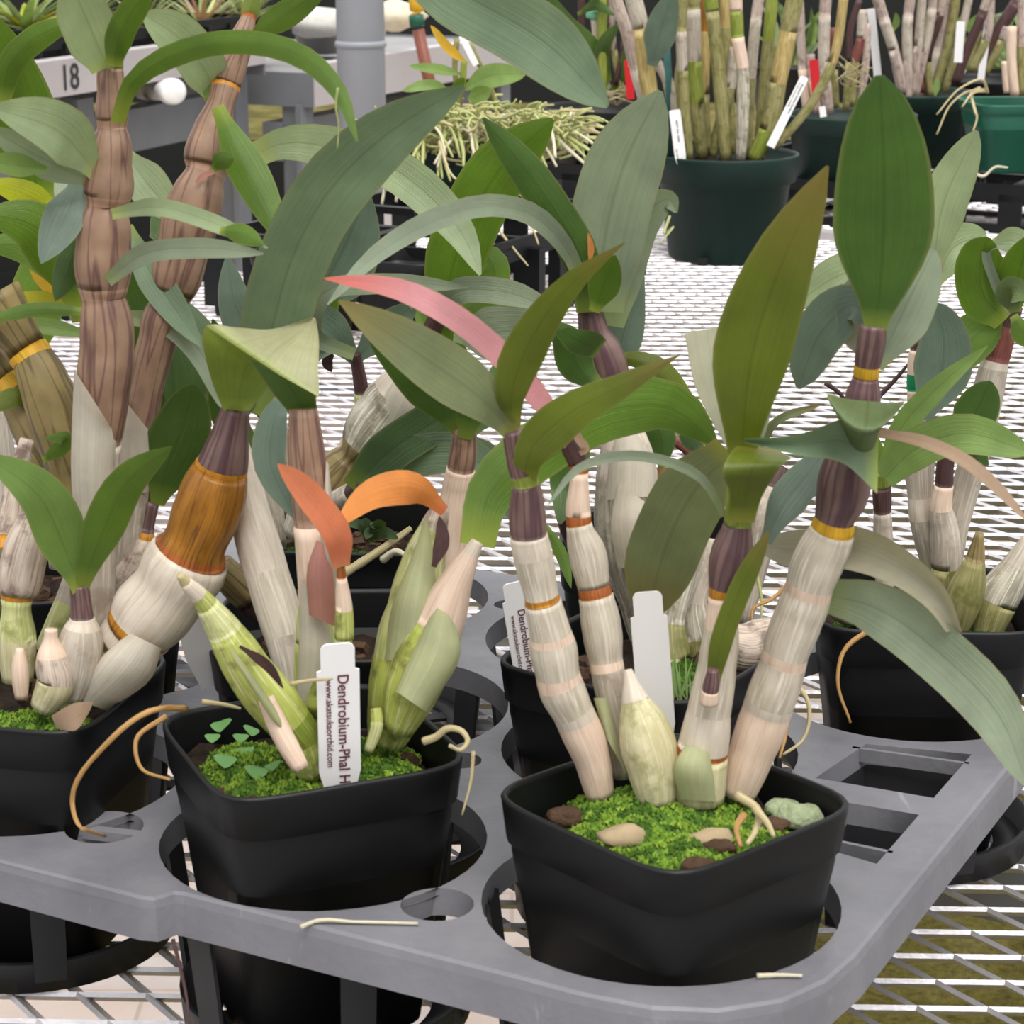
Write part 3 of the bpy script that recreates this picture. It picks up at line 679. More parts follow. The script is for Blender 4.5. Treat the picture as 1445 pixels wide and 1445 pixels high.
strip(b5, [((558, 975), (602, 1005), .77), ((588, 905), (650, 922), .775), ((612, 855), (642, 872), .778)], 'paper_green', name='papery_sheath')
cane(B, [(425, 1085, 12, SP), (400, 1040, 15, SP), (375, 985, 12, SP)], (.745, .75), 'cane')
cane(B, [(520, 1060, 7, 'sheath_green'), (532, 1020, 9, 'bulb_green'), (530, 1000, 8, RR)], (.77, .775), 'new_shoot')
leaf(b1, [(338, 912), (358, 925), (378, 940), (400, 972)], (.733, .742), 15, 'cane_dark', 'a', 0, .1, 'lance', name='dark_scar', label='dark brown scar')
leaf(b4, [(612, 800), (624, 760), (620, 728)], (.775, .782), 22, 'cane_dark', 'a', 0, .1, 'lance', name='dark_scar', label='dark brown scar')
leaf(b3, [(481, 800), (478, 765), (440, 705), (392, 655)], (.75, .73), 42, 'leaf_coral', 'a', 20, .15, 'strap', label='coral orange withered leaf')
leaf(b4, [(628, 722), (590, 690), (530, 695), (472, 745)], (.79, .745), 50, 'leaf_orange', 'b', 10, .15, 'lance', label='bright orange withered leaf')
leaf(b5, [(674, 770), (690, 700), (765, 632), (860, 580), (945, 575), (1012, 628)], (.785, .84), 84, 'leaf_vivid', 'b', 10, .12, 'strap')
strip(b3, [((410, 585), (448, 580), .785), ((385, 555), (446, 560), .78), ((350, 505), (450, 560), .775)], 'leaf_deep', 'b')
leaf(b3, [(424, 585), (405, 570), (380, 640), (418, 735)], (.79, .78), 48, 'leaf_teal', 'a', 20, .15, 'lance')
wire(B, [(262, 1000), (225, 1000), (150, 1050), (102, 1130), (112, 1165), (148, 1180)], (.755, .72, .71, .71, .70, .745), 5, 'root_tan', label='long tan aerial root')
wire(B, [(235, 1010), (192, 1045), (200, 1085), (240, 1100)], (.75, .735), 4, 'root_tan')
wire(B, [(410, 965), (440, 960), (470, 958)], (.745, .745), 3.5, 'root')
wire(B, [(598, 1046), (615, 1040), (632, 1028), (652, 1032), (660, 1046), (650, 1058), (634, 1052)], (.75, .74), 6, 'root'); wire(B, [(668, 1060), (665, 1100), (652, 1150)], (.745, .74), 3, 'root')
wire(B, [(285, 990), (320, 995), (340, 1000)], (.79, .79), 4, 'root')
for px, py, s in ((318, 1072, 13), (362, 1088, 13), (345, 1060, 11), (385, 1080, 9), (312, 1022, 12), (340, 1040, 9), (300, 1040, 9), (415, 950, 12), (355, 1030, 9)):
    p = gz(px, py, .094); k = at(px, py, p.y-.002); mm = MB(); rr = m_per_px(k)*s; tz = random.uniform(-.5, .5)
    ctr = mm.add(k); rim = [mm.add(k+Vector((math.cos(a)*rr*(1+.3*math.cos(2*a)), math.sin(a)*rr, rr*(.35*math.sin(a)+tz*math.cos(a)+.25*math.cos(2*a))))) for a in [i*math.pi/6 for i in range(12)]]
    for i in range(12): mm.face((ctr, rim[i], rim[(i+1) % 12]))
    mm.build('weed_leaf', 'weed', B)

# ---- C: left pot
Cc = orchid('orchid with tall brown canes in the left pot, a forked green shoot in front', (-.201, .846), -14)
moss(Cc, [(-.19, .822, .086, .026, .016, .009), (-.222, .83, .086, .02, .018, .008)])
c1 = cane(Cc, [(128, 960, 25, SG), (130, 880, 30, SG), (134, 760, 30, S_), (133, 690, 30, S_), (138, 625, 32, BR), (146, 550, 37, BR), (151, 490, 39, BR), (148, 432, 34, BR), (146, 420, 31, NT_), (146, 404, 36, BR), (146, 345, 39, BR), (149, 302, 33, BR), (150, 290, 29, NT_), (152, 276, 34, BR), (156, 230, 30, BR), (158, 190, 25, BR), (158, 180, 21, NT_), (158, 168, 23, BR), (157, 130, 20, BR), (156, 95, 18, 'cane_green'), (158, 78, 16, 'cane_green')], (.845, .845))
strip(c1, [((106, 745), (160, 740), .842), ((100, 660), (163, 660), .843), ((102, 585), (166, 618), .844), ((105, 522), (162, 612), .845)], 'paper', name='papery_sheath')
c2 = cane(Cc, [(170, 900, 18, SG), (178, 760, 22, SG), (184, 690, 26, S_), (192, 620, 26, BR), (204, 552, 26, BR), (222, 480, 27, BR), (234, 440, 29, BR), (238, 428, 25, NT_), (242, 414, 31, BR), (258, 355, 37, BR), (280, 270, 36, BR), (289, 246, 29, NT_), (293, 232, 35, BR), (301, 185, 29, BR), (313, 140, 19, BR), (316, 128, 21, RG), (318, 118, 22, BR), (332, 80, 20, BR), (346, 40, 14, BR), (350, 28, 11, RR), (353, 20, 10, SP), (362, -10, 8, SP)], (.87, .91))
strip(c2, [((160, 700), (208, 695), .873), ((163, 630), (216, 650), .874), ((170, 557), (216, 615), .876)], 'paper', name='papery_sheath')
for q in ([(258, 345), (272, 305), (286, 258)], [(268, 350), (282, 318), (290, 290)], [(276, 258), (290, 246), (304, 244)]): leaf(c2, q, (.878, .88), 9, 'paper_pink' if q[0][0] == 276 else 'paper', 'a', 0, .1, 'lance', name='torn_sheath')
c3 = cane(Cc, [(90, 1000, 22, 'bulb_cream'), (135, 955, 34, 'bulb_cream'), (175, 915, 45, S_), (196, 890, 48, RG), (200, 884, 51, S_), (240, 832, 54, S_), (268, 782, 53, RR), (271, 774, 47, 'cane_amber'), (294, 718, 48, 'cane_amber'), (312, 662, 38, RG), (314, 656, 36, PU), (325, 612, 26, PU), (333, 576, 19, PU)], (.835, .825))
strip(c3, [((105, 985), (150, 1003), .825), ((145, 925), (215, 955), .82), ((182, 893), (228, 915), .82)], 'paper', name='papery_sheath')
strip(Cc, [((72, 1010), (80, 1028), .795), ((105, 992), (108, 1030), .79), ((132, 990), (126, 1005), .792)], 'leaf_tan', name='dry_flake')
c4 = cane(Cc, [(60, 1000, 18, 'bulb_cream'), (80, 960, 27, 'sheath_spot'), (74, 925, 22, 'sheath_pink'), (72, 900, 10, SP), (72, 888, 9, SP)], (.815, .815))
c5 = cane(Cc, [(98, 985, 22, SG), (110, 930, 33, SG), (116, 885, 25, S_), (116, 872, 17, PU), (114, 845, 14, PU), (112, 826, 13, 'cane_green')], (.822, .822))
leaf(c5, [(113, 832), (92, 775), (55, 700), (-25, 640)], (.82, .80), 74, 'leaf_vivid', 'a', 20, .22, 'lance')
leaf(c5, [(114, 834), (140, 765), (185, 675), (243, 630)], (.82, .79), 60, 'leaf_vivid', 'b', 15, .2, 'lance')
c6 = cane(Cc, [(25, 960, 22, 'bulb_cream'), (24, 900, 27, 'sheath_green'), (24, 846, 22, RG), (25, 838, 26, 'sheath_spot'), (34, 790, 32, 'sheath_spot'), (46, 745, 26, 'sheath_spot'), (56, 715, 16, 'sheath_spot')], (.835, .84))
cane(Cc, [(5, 870, 22, 'cane_olive'), (10, 770, 24, RG), (12, 760, 22, 'sheath_spot'), (22, 690, 16, 'sheath_spot'), (38, 620, 10, SP)], (.86, .87))
cane(Cc, [(30, 985, 9, SP), (28, 945, 12, SP), (28, 915, 5, SP)], (.815, .815), 'new_shoot')
c7 = cane(Cc, [(150, 900, 24, 'cane_dark'), (168, 850, 26, RG), (170, 842, 26, 'sheath_spot'), (190, 795, 30, 'sheath_spot'), (203, 760, 17, RG), (205, 750, 13, PU), (214, 708, 11, PU)], (.87, .875))
leaf(c7, [(222, 712), (240, 650), (262, 590), (272, 543)], (.872, .86), 88, 'leaf_deep', 'b', 0, .12, 'ell')
leaf(c7, [(218, 712), (212, 660), (205, 590), (215, 520)], (.88, .89), 70, 'leaf_deep', 'b', 0, .12, 'ell')
cane(Cc, [(70, 920, 22, 'sheath_green'), (100, 850, 22, SG), (130, 770, 20, SG), (150, 720, 16, SG)], (.87, .88))
# olive canes at the far left
c8 = cane(Cc, [(120, 900, 20, SG), (118, 760, 34, 'cane_olive'), (100, 650, 38, 'cane_olive'), (62, 540, 36, 'cane_olive'), (48, 508, 30, 'ring_yellow'), (38, 494, 30, 'cane_olive'), (-12, 420, 44, 'cane_olive')], (.885, .90))
c9 = cane(Cc, [(100, 800, 30, SG), (92, 690, 34, 'cane_olive'), (50, 600, 36, 'cane_olive'), (22, 556, 28, 'ring_yellow'), (8, 540, 30, 'cane_olive'), (-40, 490, 40, 'cane_olive')], (.90, .92))
# leaves of the tall canes
leaf(c1, [(152, 95), (128, 40), (98, -30)], (.84, .82), 76, 'leaf_pale', 'a', -10, .3, 'strap')
leaf(c1, [(160, 92), (172, 45), (212, -20)], (.835, .82), 40, 'leaf_vivid', 'b', 10, .25, 'strap')
leaf(c1, [(166, 174), (185, 120), (262, 72), (345, 60), (432, 84), (478, 130), (504, 200)], (.835, .76), 34, 'leaf_vivid', 'b', 10, .2, 'strap')
leaf(c1, [(136, 244), (90, 190), (-15, 150)], (.84, .80), 78, 'leaf_pale', 'a', 10, .25, 'lance')
leaf(c1, [(134, 258), (70, 228), (-20, 178)], (.845, .82), 52, 'leaf_sage', 'a', -10, .2, 'lance')
leaf(c1, [(66, 240), (20, 232), (-30, 226)], (.83, .81), 34, 'leaf_bright', 'a', 0, .2, 'lance')
leaf(c1, [(158, 302), (215, 292), (300, 314), (378, 350)], (.83, .79), 26, 'leaf_pale', 'a', 0, .2, 'strap')
leaf(c1, [(310, 325), (340, 330), (372, 345)], (.80, .79), 30, 'leaf_vivid', 'b', 0, .2, 'lance')
leaf(c1, [(152, 396), (200, 360), (275, 350), (372, 358)], (.83, .79), 30, 'leaf_sage', 'a', 0, .2, 'strap')
leaf(c1, [(112, 255), (95, 300), (58, 372)], (.85, .83), 58, 'leaf_teal', 'a', 15, .2, 'lance')
leaf(c1, [(112, 330), (100, 370), (78, 425)], (.86, .85), 42, 'leaf_deep', 'b', 0, .2, 'lance')
leaf(c8, [(110, 440), (90, 370), (50, 320), (-30, 300)], (.92, .90), 84, 'leaf_vivid', 'b', 0, .15, 'lance')
leaf(c8, [(112, 455), (100, 390), (40, 350), (-30, 345)], (.93, .94), 60, 'leaf_vivid', 'b', 0, .2, 'lance')
leaf(c8, [(88, 305), (45, 278), (-20, 255)], (.95, .94), 40, 'leaf_yellow', 'b', 0, .1, 'lance', label='yellowing leaf')
leaf(c8, [(118, 440), (60, 436), (-20, 452)], (.89, .88), 20, 'leaf_green', 'b', 0, .2, 'strap')
leaf(c8, [(115, 470), (60, 460), (-20, 470)], (.92, .91), 24, 'leaf_bright', 'a', 0, .2, 'strap')
leaf(c8, [(110, 432), (60, 425), (-20, 430)], (.94, .94), 30, 'leaf_yellow', 'a', 0, .1, 'lance')
leaf(c8, [(72, 420), (60, 390), (35, 350)], (.95, .95), 26, 'leaf_gold', 'a', 0, .1, 'lance', label='yellow leaf')
leaf(c8, [(60, 290), (30, 180), (-20, 10)], (.95, .93), 110, 'leaf_vivid', 'b', 0, .1, 'lance')
leaf(c8, [(2, 150), (15, 90), (50, 55), (105, 28)], (.93, .92), 38, 'leaf_vivid', 'b', 0, .2, 'strap')
leaf(c9, [(48, 560), (25, 560), (-20, 580)], (.90, .89), 30, 'leaf_olive', 'b', 0, .2)
leaf(c9, [(60, 650), (75, 640), (95, 620), (62, 618)], (.87, .86), 24, 'leaf_vivid', 'b', 0, .1)
leaf(c2, [(306, 132), (290, 100), (255, 55), (200, 18)], (.90, .87), 66, 'leaf_pale', 'a', 5, .2, 'strap')
leaf(c2, [(302, 145), (300, 110), (320, 90)], (.895, .90), 36, 'leaf_vivid', 'b', 0, .2, 'lance')
leaf(c2, [(350, 58), (375, 40), (420, 10), (470, -30)], (.905, .87), 40, 'leaf_green', 'b', 10, .2, 'lance')
leaf(c2, [(342, 45), (352, 20), (362, -20)], (.91, .90), 26, 'leaf_pale', 'b', 0, .3, 'lance')
leaf(c2, [(306, 150), (335, 215), (375, 290), (400, 345)], (.88, .855), 56, 'leaf_vivid', 'b', 10, .25, 'lance')
leaf(c2, [(300, 240), (312, 228), (330, 224)], (.87, .86), 28, 'leaf_vivid', 'b', 0, .2)
leaf(c2, [(176, 215), (205, 255), (258, 315)], (.90, .89), 60, 'leaf_pale', 'a', 10, .2, 'lance')
leaf(c2, [(180, 320), (210, 380), (250, 440), (285, 490)], (.89, .86), 48, 'leaf_green', 'a', 10, .2, 'lance')
leaf(c2, [(185, 448), (235, 455), (285, 500), (322, 585)], (.88, .86), 36, 'leaf_sage', 'a', 10, .2, 'strap')
leaf(c2, [(240, 350), (232, 320), (215, 300)], (.93, .94), 50, 'leaf_deep', 'b', 0, .1)
leaf(c2, [(185, 360), (180, 400), (200, 470), (205, 520)], (.93, .93), 60, 'leaf_deep', 'b', 0, .1)
leaf(c2, [(250, 600), (245, 540), (240, 480)], (.92, .93), 100, 'leaf_deep', 'b', 0, .1)
leaf(c2, [(560, -60), (660, -5), (770, 60), (858, 150)], (.80, .74), 102, 'leaf_green', 'a', 15, .18, 'strap')
# folded leaf on top of the fat cane
strip(c3, [((316, 580), (352, 580), .82), ((298, 535), (382, 545), .815), ((286, 478), (420, 545), .803), ((290, 460), (445, 563), .79), ((335, 462), (449, 520), .805), ((385, 464), (450, 480), .82), ((440, 447), (446, 450), .83)], 'leaf_cream', 'b', sag=.003, ref=.08, turn=3)
leaf(c3, [(345, 580), (382, 470), (410, 370), (460, 275), (545, 190), (655, 122)], (.84, .80), 100, 'leaf_green', 'a', 12, .2, 'strap')
leaf(c3, [(345, 590), (350, 560), (352, 540)], (.83, .83), 26, 'leaf_sage', 'a', 0, .2)

# ---- D: behind the front pot
D = orchid('tall orchid in the pot just behind the front one, printed tag at its rim', (.056, .884), 57)
moss(D, [(.075, .888, .083, .022, .022, .007)], 'moss_dark')
d1 = cane(D, [(908, 905, 18, SF), (902, 850, 28, SF), (886, 760, 44, SF), (884, 690, 44, SG), (882, 625, 34, S_), (872, 590, 22, DK), (860, 545, 30, PU), (848, 500, 31, PU), (838, 470, 22, PU), (832, 440, 18, PU), (828, 425, 18, 'cane_green')], (.91, .90))
strip(d1, [((872, 800), (925, 812), .885), ((862, 735), (928, 740), .885), ((872, 682), (916, 712), .887)], 'paper', name='papery_sheath')
strip(d1, [((855, 705), (924, 700), .894), ((862, 640), (918, 642), .895), ((876, 598), (893, 604), .896)], 'paper', name='papery_sheath')
leaf(d1, [(846, 440), (852, 350), (880, 235), (932, 128)], (.895, .88), 112, 'leaf_sage', 'a', 10, .1, 'strap')
leaf(d1, [(832, 440), (822, 370), (775, 285), (682, 166)], (.89, .86), 54, 'leaf_deep', 'b', 10, .2, 'strap')
leaf(d1, [(822, 400), (795, 345), (745, 300), (690, 290), (610, 312), (530, 360), (462, 430)], (.885, .80), 32, 'leaf_sage', 'a', 10, .15, 'strap')
leaf(d1, [(862, 460), (882, 370), (912, 300), (945, 282), (955, 300)], (.905, .90), 58, 'leaf_sage', 'a', 20, .2, 'strap')
leaf(d1, [(858, 545), (878, 480), (896, 410), (908, 384)], (.915, .92), 56, 'leaf_teal', 'a', 0, .2, 'lance')
leaf(d1, [(838, 440), (855, 395), (868, 360)], (.88, .87), 46, 'leaf_vivid', 'b', 0, .2, 'lance')
leaf(d1, [(846, 545), (818, 520), (800, 480), (775, 455)], (.885, .88), 56, 'leaf_deep', 'b', 0, .2, 'lance')
strip(d1, [((856, 480), (838, 505), .88), ((845, 470), (810, 500), .87), ((800, 462), (784, 472), .865)], 'leaf_deep', 'b')
leaf(d1, [(832, 372), (834, 350), (830, 328)], (.88, .878), 9, 'leaf_orange', 'a', 0, .2, 'lance', name='bud', label='orange bud')
leaf(d1, [(870, 505), (905, 510), (960, 570), (1000, 632)], (.91, .90), 46, 'leaf_olive', 'b', 10, .2, 'lance')
leaf(d1, [(858, 560), (830, 520), (790, 500)], (.93, .95), 16, 'leaf_teal', 'a', 0, .2, 'strap')
d2 = cane(D, [(955, 985, 18, 'bulb_cream'), (945, 930, 30, 'cane_moss'), (945, 880, 22, SF), (965, 815, 16, SF), (985, 770, 8, 'root_tan')], (.90, .92))
d3 = cane(D, [(990, 960, 20, 'cane_moss'), (985, 900, 26, SF), (980, 850, 18, SG), (1000, 790, 12, SG), (1005, 760, 8, SG)], (.92, .93))
d4 = cane(D, [(1010, 905, 26, 'sheath_spot'), (1050, 915, 34, 'sheath_spot'), (1100, 900, 30, SG), (1125, 895, 16, SG)], (.905, .915))
cane(D, [(1050, 880, 10, SG), (1070, 790, 16, SG), (1085, 720, 22, SG), (1090, 690, 16, DK), (1105, 660, 12, DK)], (.955, .97))
leaf(d3, [(935, 660), (932, 612), (900, 575)], (.93, .93), 40, 'leaf_deep', 'b', 0, .2)
leaf(d3, [(910, 560), (950, 590), (1000, 650)], (.95, .94), 30, 'leaf_sage', 'a', 0, .2)
leaf(d3, [(990, 640), (975, 610), (985, 590)], (.94, .94), 34, 'leaf_deep', 'b', 0, .2)
leaf(d3, [(1070, 640), (1090, 600), (1160, 570)], (.95, .93), 12, 'leaf_olive', 'a', 0, .2, 'strap')
wire(d3, [(925, 730), (931, 680), (936, 600)], (.93, .94), 5, 'root_tan', name='dry_stalk', taper=.1, label='thin dry flower stalk')
wire(D, [(1120, 815), (1090, 845), (1062, 860), (1062, 885)], (.93, .92), 3.5, 'root_tan'); wire(D, [(1065, 800), (1075, 850), (1074, 880)], (.94, .93), 3, 'root_lime')
wire(D, [(1120, 960), (1140, 990), (1132, 1045), (1105, 1065)], (.87, .85), 4, 'root'); wire(D, [(1118, 980), (1108, 1040), (1100, 1070)], (.87, .85), 4, 'root_tan')
for i in range(14): leaf(D, [(955+random.uniform(-15, 25), 990), (955+random.uniform(-25, 35), 930+random.uniform(-15, 25))], (.86, .87), 4, 'leaf_bright', 'a', 0, .1, 'sharp', name='grass_blade')

# ---- E: behind the middle pot
E = orchid('orchid behind the middle pot, bare dark potting mix showing', (-.082, .92), 2, fillz=.078)
e1 = cane(E, [(622, 900, 18, SP), (630, 840, 22, SP), (640, 760, 25, SP), (646, 690, 23, SP), (650, 662, 20, BR), (655, 625, 18, BR), (655, 605, 16, 'cane_green')], (.895, .885))
leaf(e1, [(652, 612), (612, 560), (575, 520), (520, 477)], (.885, .85), 62, 'leaf_deep', 'b', 0, .2, 'lance')
leaf(e1, [(656, 620), (664, 560), (640, 530), (600, 500)], (.88, .86), 62, 'leaf_deep', 'b', 0, .15)
leaf(e1, [(660, 612), (690, 580), (720, 530), (760, 440)], (.89, .91), 60, 'leaf_deep', 'b', 0, .15, 'lance')
e2 = cane(E, [(390, 880, 18, DK), (350, 840, 24, 'cane_olive'), (310, 800, 22, 'cane_olive')], (.88, .87))
cane(E, [(400, 860, 14, SG), (370, 760, 18, SG), (355, 690, 12, SG)], (.93, .93))
leaf(e2, [(370, 640), (330, 600), (320, 520), (300, 450)], (.91, .90), 60, 'leaf_deep', 'b', 0, .2)
leaf(e2, [(400, 560), (330, 420), (320, 360)], (.93, .94), 60, 'leaf_teal', 'a', 0, .2)
leaf(e2, [(380, 600), (365, 560), (300, 510)], (.92, .91), 50, 'leaf_deep', 'b', 0, .2)
leaf(e2, [(330, 600), (280, 480), (255, 420)], (.95, .96), 70, 'leaf_green', 'a', 0, .2)

# ---- G: back row, left of centre
G = orchid('orchid in the back row with a papery slanting cane, small green weeds in its pot', (-.083, 1.075), -5, fillz=.082)
moss(G, [(-.1, 1.06, .082, .03, .03, .006), (-.055, 1.05, .082, .02, .025, .006)], 'moss_dark')
g1 = cane(G, [(415, 755, 18, SG), (440, 710, 26, 'cane_olive'), (490, 655, 30, 'cane_olive'), (500, 642, 22, 'cane_olive'), (512, 628, 34, SF), (548, 578, 42, SF), (562, 558, 38, S_), (585, 520, 26, S_), (600, 490, 16, S_), (608, 470, 14, DK), (622, 438, 12, DK)], (1.06, 1.04))
strip(g1, [((515, 590), (578, 620), 1.048), ((535, 550), (602, 582), 1.046), ((558, 520), (600, 538), 1.045)], 'paper', name='papery_sheath')
leaf(g1, [(622, 445), (648, 350), (705, 240), (780, 168)], (1.04, 1.02), 88, 'leaf_vivid', 'b', 5, .12, 'strap')
leaf(g1, [(620, 440), (640, 415), (700, 410), (790, 440)], (1.035, 1.0), 38, 'leaf_sage', 'a', 0, .15, 'strap')
leaf(g1, [(640, 470), (690, 470), (790, 455)], (1.03, .98), 76, 'leaf_sage', 'a', 0, .1, 'lance')
leaf(g1, [(625, 440), (660, 430), (720, 450)], (1.05, 1.06), 60, 'leaf_green', 'a', 0, .1)
leaf(g1, [(625, 440), (640, 500), (650, 560)], (1.045, 1.05), 40, 'leaf_vivid', 'b', 0, .1)
leaf(g1, [(640, 440), (690, 420), (690, 365), (660, 372)], (1.05, 1.06), 46, 'leaf_vivid', 'b', 0, .15, 'strap')
leaf(g1, [(640, 390), (625, 380), (618, 352)], (1.06, 1.065), 34, 'leaf_sage', 'a', 0, .1)
leaf(g1, [(606, 475), (590, 440), (578, 432)], (1.045, 1.04), 22, 'leaf_bright', 'a', 0, .1)
g2 = cane(G, [(430, 730, 12, SP), (465, 670, 10, SP), (480, 640, 7, SP), (490, 618, 7, 'cane_green'), (508, 590, 9, 'sheath_green'), (510, 555, 10, DK), (504, 515, 9, DK), (500, 498, 9, 'cane_green')], (1.06, 1.05))
leaf(g2, [(500, 505), (470, 470), (425, 440), (400, 400)], (1.05, 1.03), 60, 'leaf_teal', 'a', 0, .15, 'lance')
leaf(g2, [(498, 508), (470, 480), (420, 520)], (1.055, 1.04), 40, 'leaf_teal', 'a', 0, .15)
leaf(g2, [(504, 505), (545, 465), (590, 425)], (1.05, 1.04), 50, 'leaf_teal', 'a', 0, .15)
leaf(g2, [(500, 500), (440, 470), (455, 415), (540, 400), (660, 405)], (1.04, .98), 30, 'leaf_sage', 'a', 0, .15, 'strap')
leaf(g2, [(430, 440), (470, 380), (520, 270)], (1.05, 1.04), 110, 'leaf_teal', 'a', 0, .12, 'lance')
leaf(g2, [(470, 500), (462, 510), (468, 525)], (1.05, 1.05), 16, DK, 'a', 0, .1)
leaf(g2, [(435, 470), (450, 420), (448, 380)], (1.045, 1.04), 60, 'leaf_vivid', 'b', 0, .12)
leaf(g2, [(360, 218), (395, 203), (470, 208), (545, 232), (615, 285), (655, 335), (678, 388)], (1.03, .96), 60, 'leaf_pale', 'a', 10, .15, 'strap')
g3 = cane(G, [(430, 770, 14, DK), (470, 715, 18, SG), (500, 695, 16, DK), (515, 684, 12, 'cane_green')], (1.06, 1.02))
leaf(g3, [(498, 690), (545, 640), (620, 590), (690, 540)], (1.02, 1.0), 62, 'leaf_deep', 'a', 0, .15, 'strap')
leaf(g3, [(505, 692), (570, 648), (650, 640), (730, 700)], (1.03, .98), 60, 'leaf_green', 'a', 10, .15, 'strap')
leaf(g3, [(600, 640), (680, 645), (705, 690), (730, 740)], (1.05, 1.04), 50, 'leaf_green', 'a', 10, .15)
for px, py in ((505, 735), (530, 745), (545, 738), (560, 760), (520, 760), (490, 740)): leaf(G, [(525, 765), ((525+px)/2, (750+py)/2-4), (px+random.uniform(-6, 6), py)], (1.03, 1.02), 16, 'leaf_deep', 'a', 20, .1, 'ell', name='weed_leaf')
wire(G, [(465, 820), (500, 800), (560, 760), (580, 745)], (1.02, 1.03), 8, 'root', label='dry straw piece', name='dry_straw'); wire(G, [(540, 790), (560, 778), (575, 785)], (1.02, 1.01), 6, 'root_pale', name='dry_straw')
cane(G, [(395, 770, 10, SG), (385, 700, 14, SG), (385, 620, 12, SG), (388, 570, 8, SP)], (1.07, 1.07)); cane(G, [(420, 760, 8, 'cane_moss'), (400, 680, 9, 'sheath_spot'), (400, 600, 6, 'sheath_spot')], (1.08, 1.08))

# ---- H: back row centre
H = orchid('orchid in the back row centre, mostly hidden behind the tall papery cane', (.073, 1.055), -3)
cane(H, [(870, 870, 14, DK), (800, 720, 18, DK), (790, 640, 12, DK)], (1.03, 1.03))
h1 = cane(H, [(900, 840, 16, SG), (960, 720, 12, S_), (985, 660, 10, S_), (975, 640, 8, 'cane_red'), (950, 620, 7, 'cane_red')], (1.06, 1.06))
leaf(h1, [(800, 560), (800, 690), (790, 740)], (1.0, .98), 60, 'leaf_deep', 'b', 0, .1)
leaf(h1, [(770, 740), (795, 790), (806, 830)], (.98, .97), 18, 'leaf_green', 'b', 0, .2)
leaf(h1, [(950, 620), (900, 630), (880, 650)], (1.05, 1.0), 40, 'leaf_deep', 'b', 0, .1)

# ---- I: right pot
I_ = orchid('orchid at the right edge of the tray, green tape round one cane', (.187, .957), -3)
moss(I_, [(.163, .945, .084, .02, .022, .008), (.21, .93, .084, .022, .016, .007), (.19, .975, .084, .026, .018, .007)], 'moss_dark')
i1 = cane(I_, [(1320, 880, 16, SG), (1318, 800, 18, SG), (1305, 730, 22, S_), (1300, 700, 19, SG), (1297, 640, 21, SG), (1295, 575, 14, SP), (1293, 551, 13, 'tape_green'), (1293, 528, 13, SP), (1296, 495, 12, DK), (1300, 470, 11, DK), (1312, 430, 8, BR), (1325, 372, 7, BR)], (.965, .97))
i2 = cane(I_, [(1330, 870, 18, 'cane_moss'), (1335, 800, 21, SG), (1332, 740, 19, SG), (1328, 718, 16, SP), (1332, 685, 13, DK), (1335, 650, 12, DK), (1350, 615, 12, 'cane_green')], (.955, .95))
i3 = cane(I_, [(1335, 850, 14, SG), (1350, 740, 18, SG), (1370, 660, 20, S_), (1388, 590, 21, SG), (1402, 520, 20, S_), (1405, 510, 19, 'cane_red'), (1418, 460, 18, 'cane_dark'), (1428, 430, 16, 'cane_dark')], (.97, .975))
i4 = cane(I_, [(1250, 850, 12, SG), (1246, 760, 14, SG), (1245, 722, 13, DK), (1244, 685, 13, 'cane_green'), (1244, 665, 11, 'cane_green')], (.93, .92))
i5 = cane(I_, [(1350, 890, 16, 'cane_moss'), (1362, 840, 26, 'cane_moss'), (1376, 790, 14, 'cane_olive'), (1382, 752, 6, 'cane_olive')], (.935, .93)); i6 = cane(I_, [(1390, 895, 22, 'cane_moss'), (1405, 850, 30, SF), (1435, 800, 22, SG), (1455, 760, 12, 'cane_red')], (.94, .945))
cane(I_, [(1240, 850, 26, 'cane_olive'), (1200, 860, 24, 'sheath_spot'), (1170, 850, 14, SG)], (.94, .93))
leaf(i4, [(1240, 672), (1268, 610), (1320, 550), (1394, 488)], (.92, .89), 34, 'leaf_bright', 'a', 0, .25, 'lance')
leaf(i4, [(1248, 675), (1290, 635), (1350, 612), (1460, 640)], (.915, .87), 58, 'leaf_bright', 'a', 5, .2, 'strap')
leaf(i4, [(1244, 690), (1238, 640), (1228, 600)], (.93, .93), 22, 'leaf_green', 'b', 0, .2)
leaf(i1, [(1318, 380), (1328, 300), (1378, 184)], (.965, .955), 66, 'leaf_pale', 'a', 10, .12, 'ell')
leaf(i1, [(1322, 400), (1345, 350), (1392, 330)], (.97, .98), 62, 'leaf_pale', 'a', 10, .15, 'ell')
leaf(i1, [(1315, 375), (1180, 390), (1110, 440)], (.985, 1.0), 62, 'leaf_pale', 'a', 0, .12, 'lance')
leaf(i1, [(1300, 590), (1330, 520), (1325, 450), (1305, 425)], (.95, .945), 82, 'leaf_teal', 'a', 0, .1, 'lance')
leaf(i2, [(1348, 620), (1372, 590), (1398, 538)], (.945, .94), 62, 'leaf_deep', 'b', 0, .12, 'ell')
leaf(i2, [(1340, 640), (1380, 650), (1350, 610), (1400, 600)], (.955, .95), 40, 'leaf_deep', 'b', 0, .1)
leaf(i3, [(1425, 440), (1380, 470), (1345, 500), (1340, 470)], (.97, .965), 66, 'leaf_vivid', 'b', 0, .15, 'ell')
leaf(i3, [(1420, 450), (1390, 420), (1385, 360), (1395, 335)], (.965, .95), 70, 'leaf_vivid', 'b', 0, .2, 'strap')
leaf(i3, [(1424, 440), (1405, 400), (1395, 350), (1425, 345)], (.96, .95), 14, 'leaf_sage', 'a', 0, .2, 'strap')
leaf(i3, [(1430, 440), (1435, 400), (1455, 330)], (.965, .94), 60, 'leaf_vivid', 'b', 0, .2, 'lance')
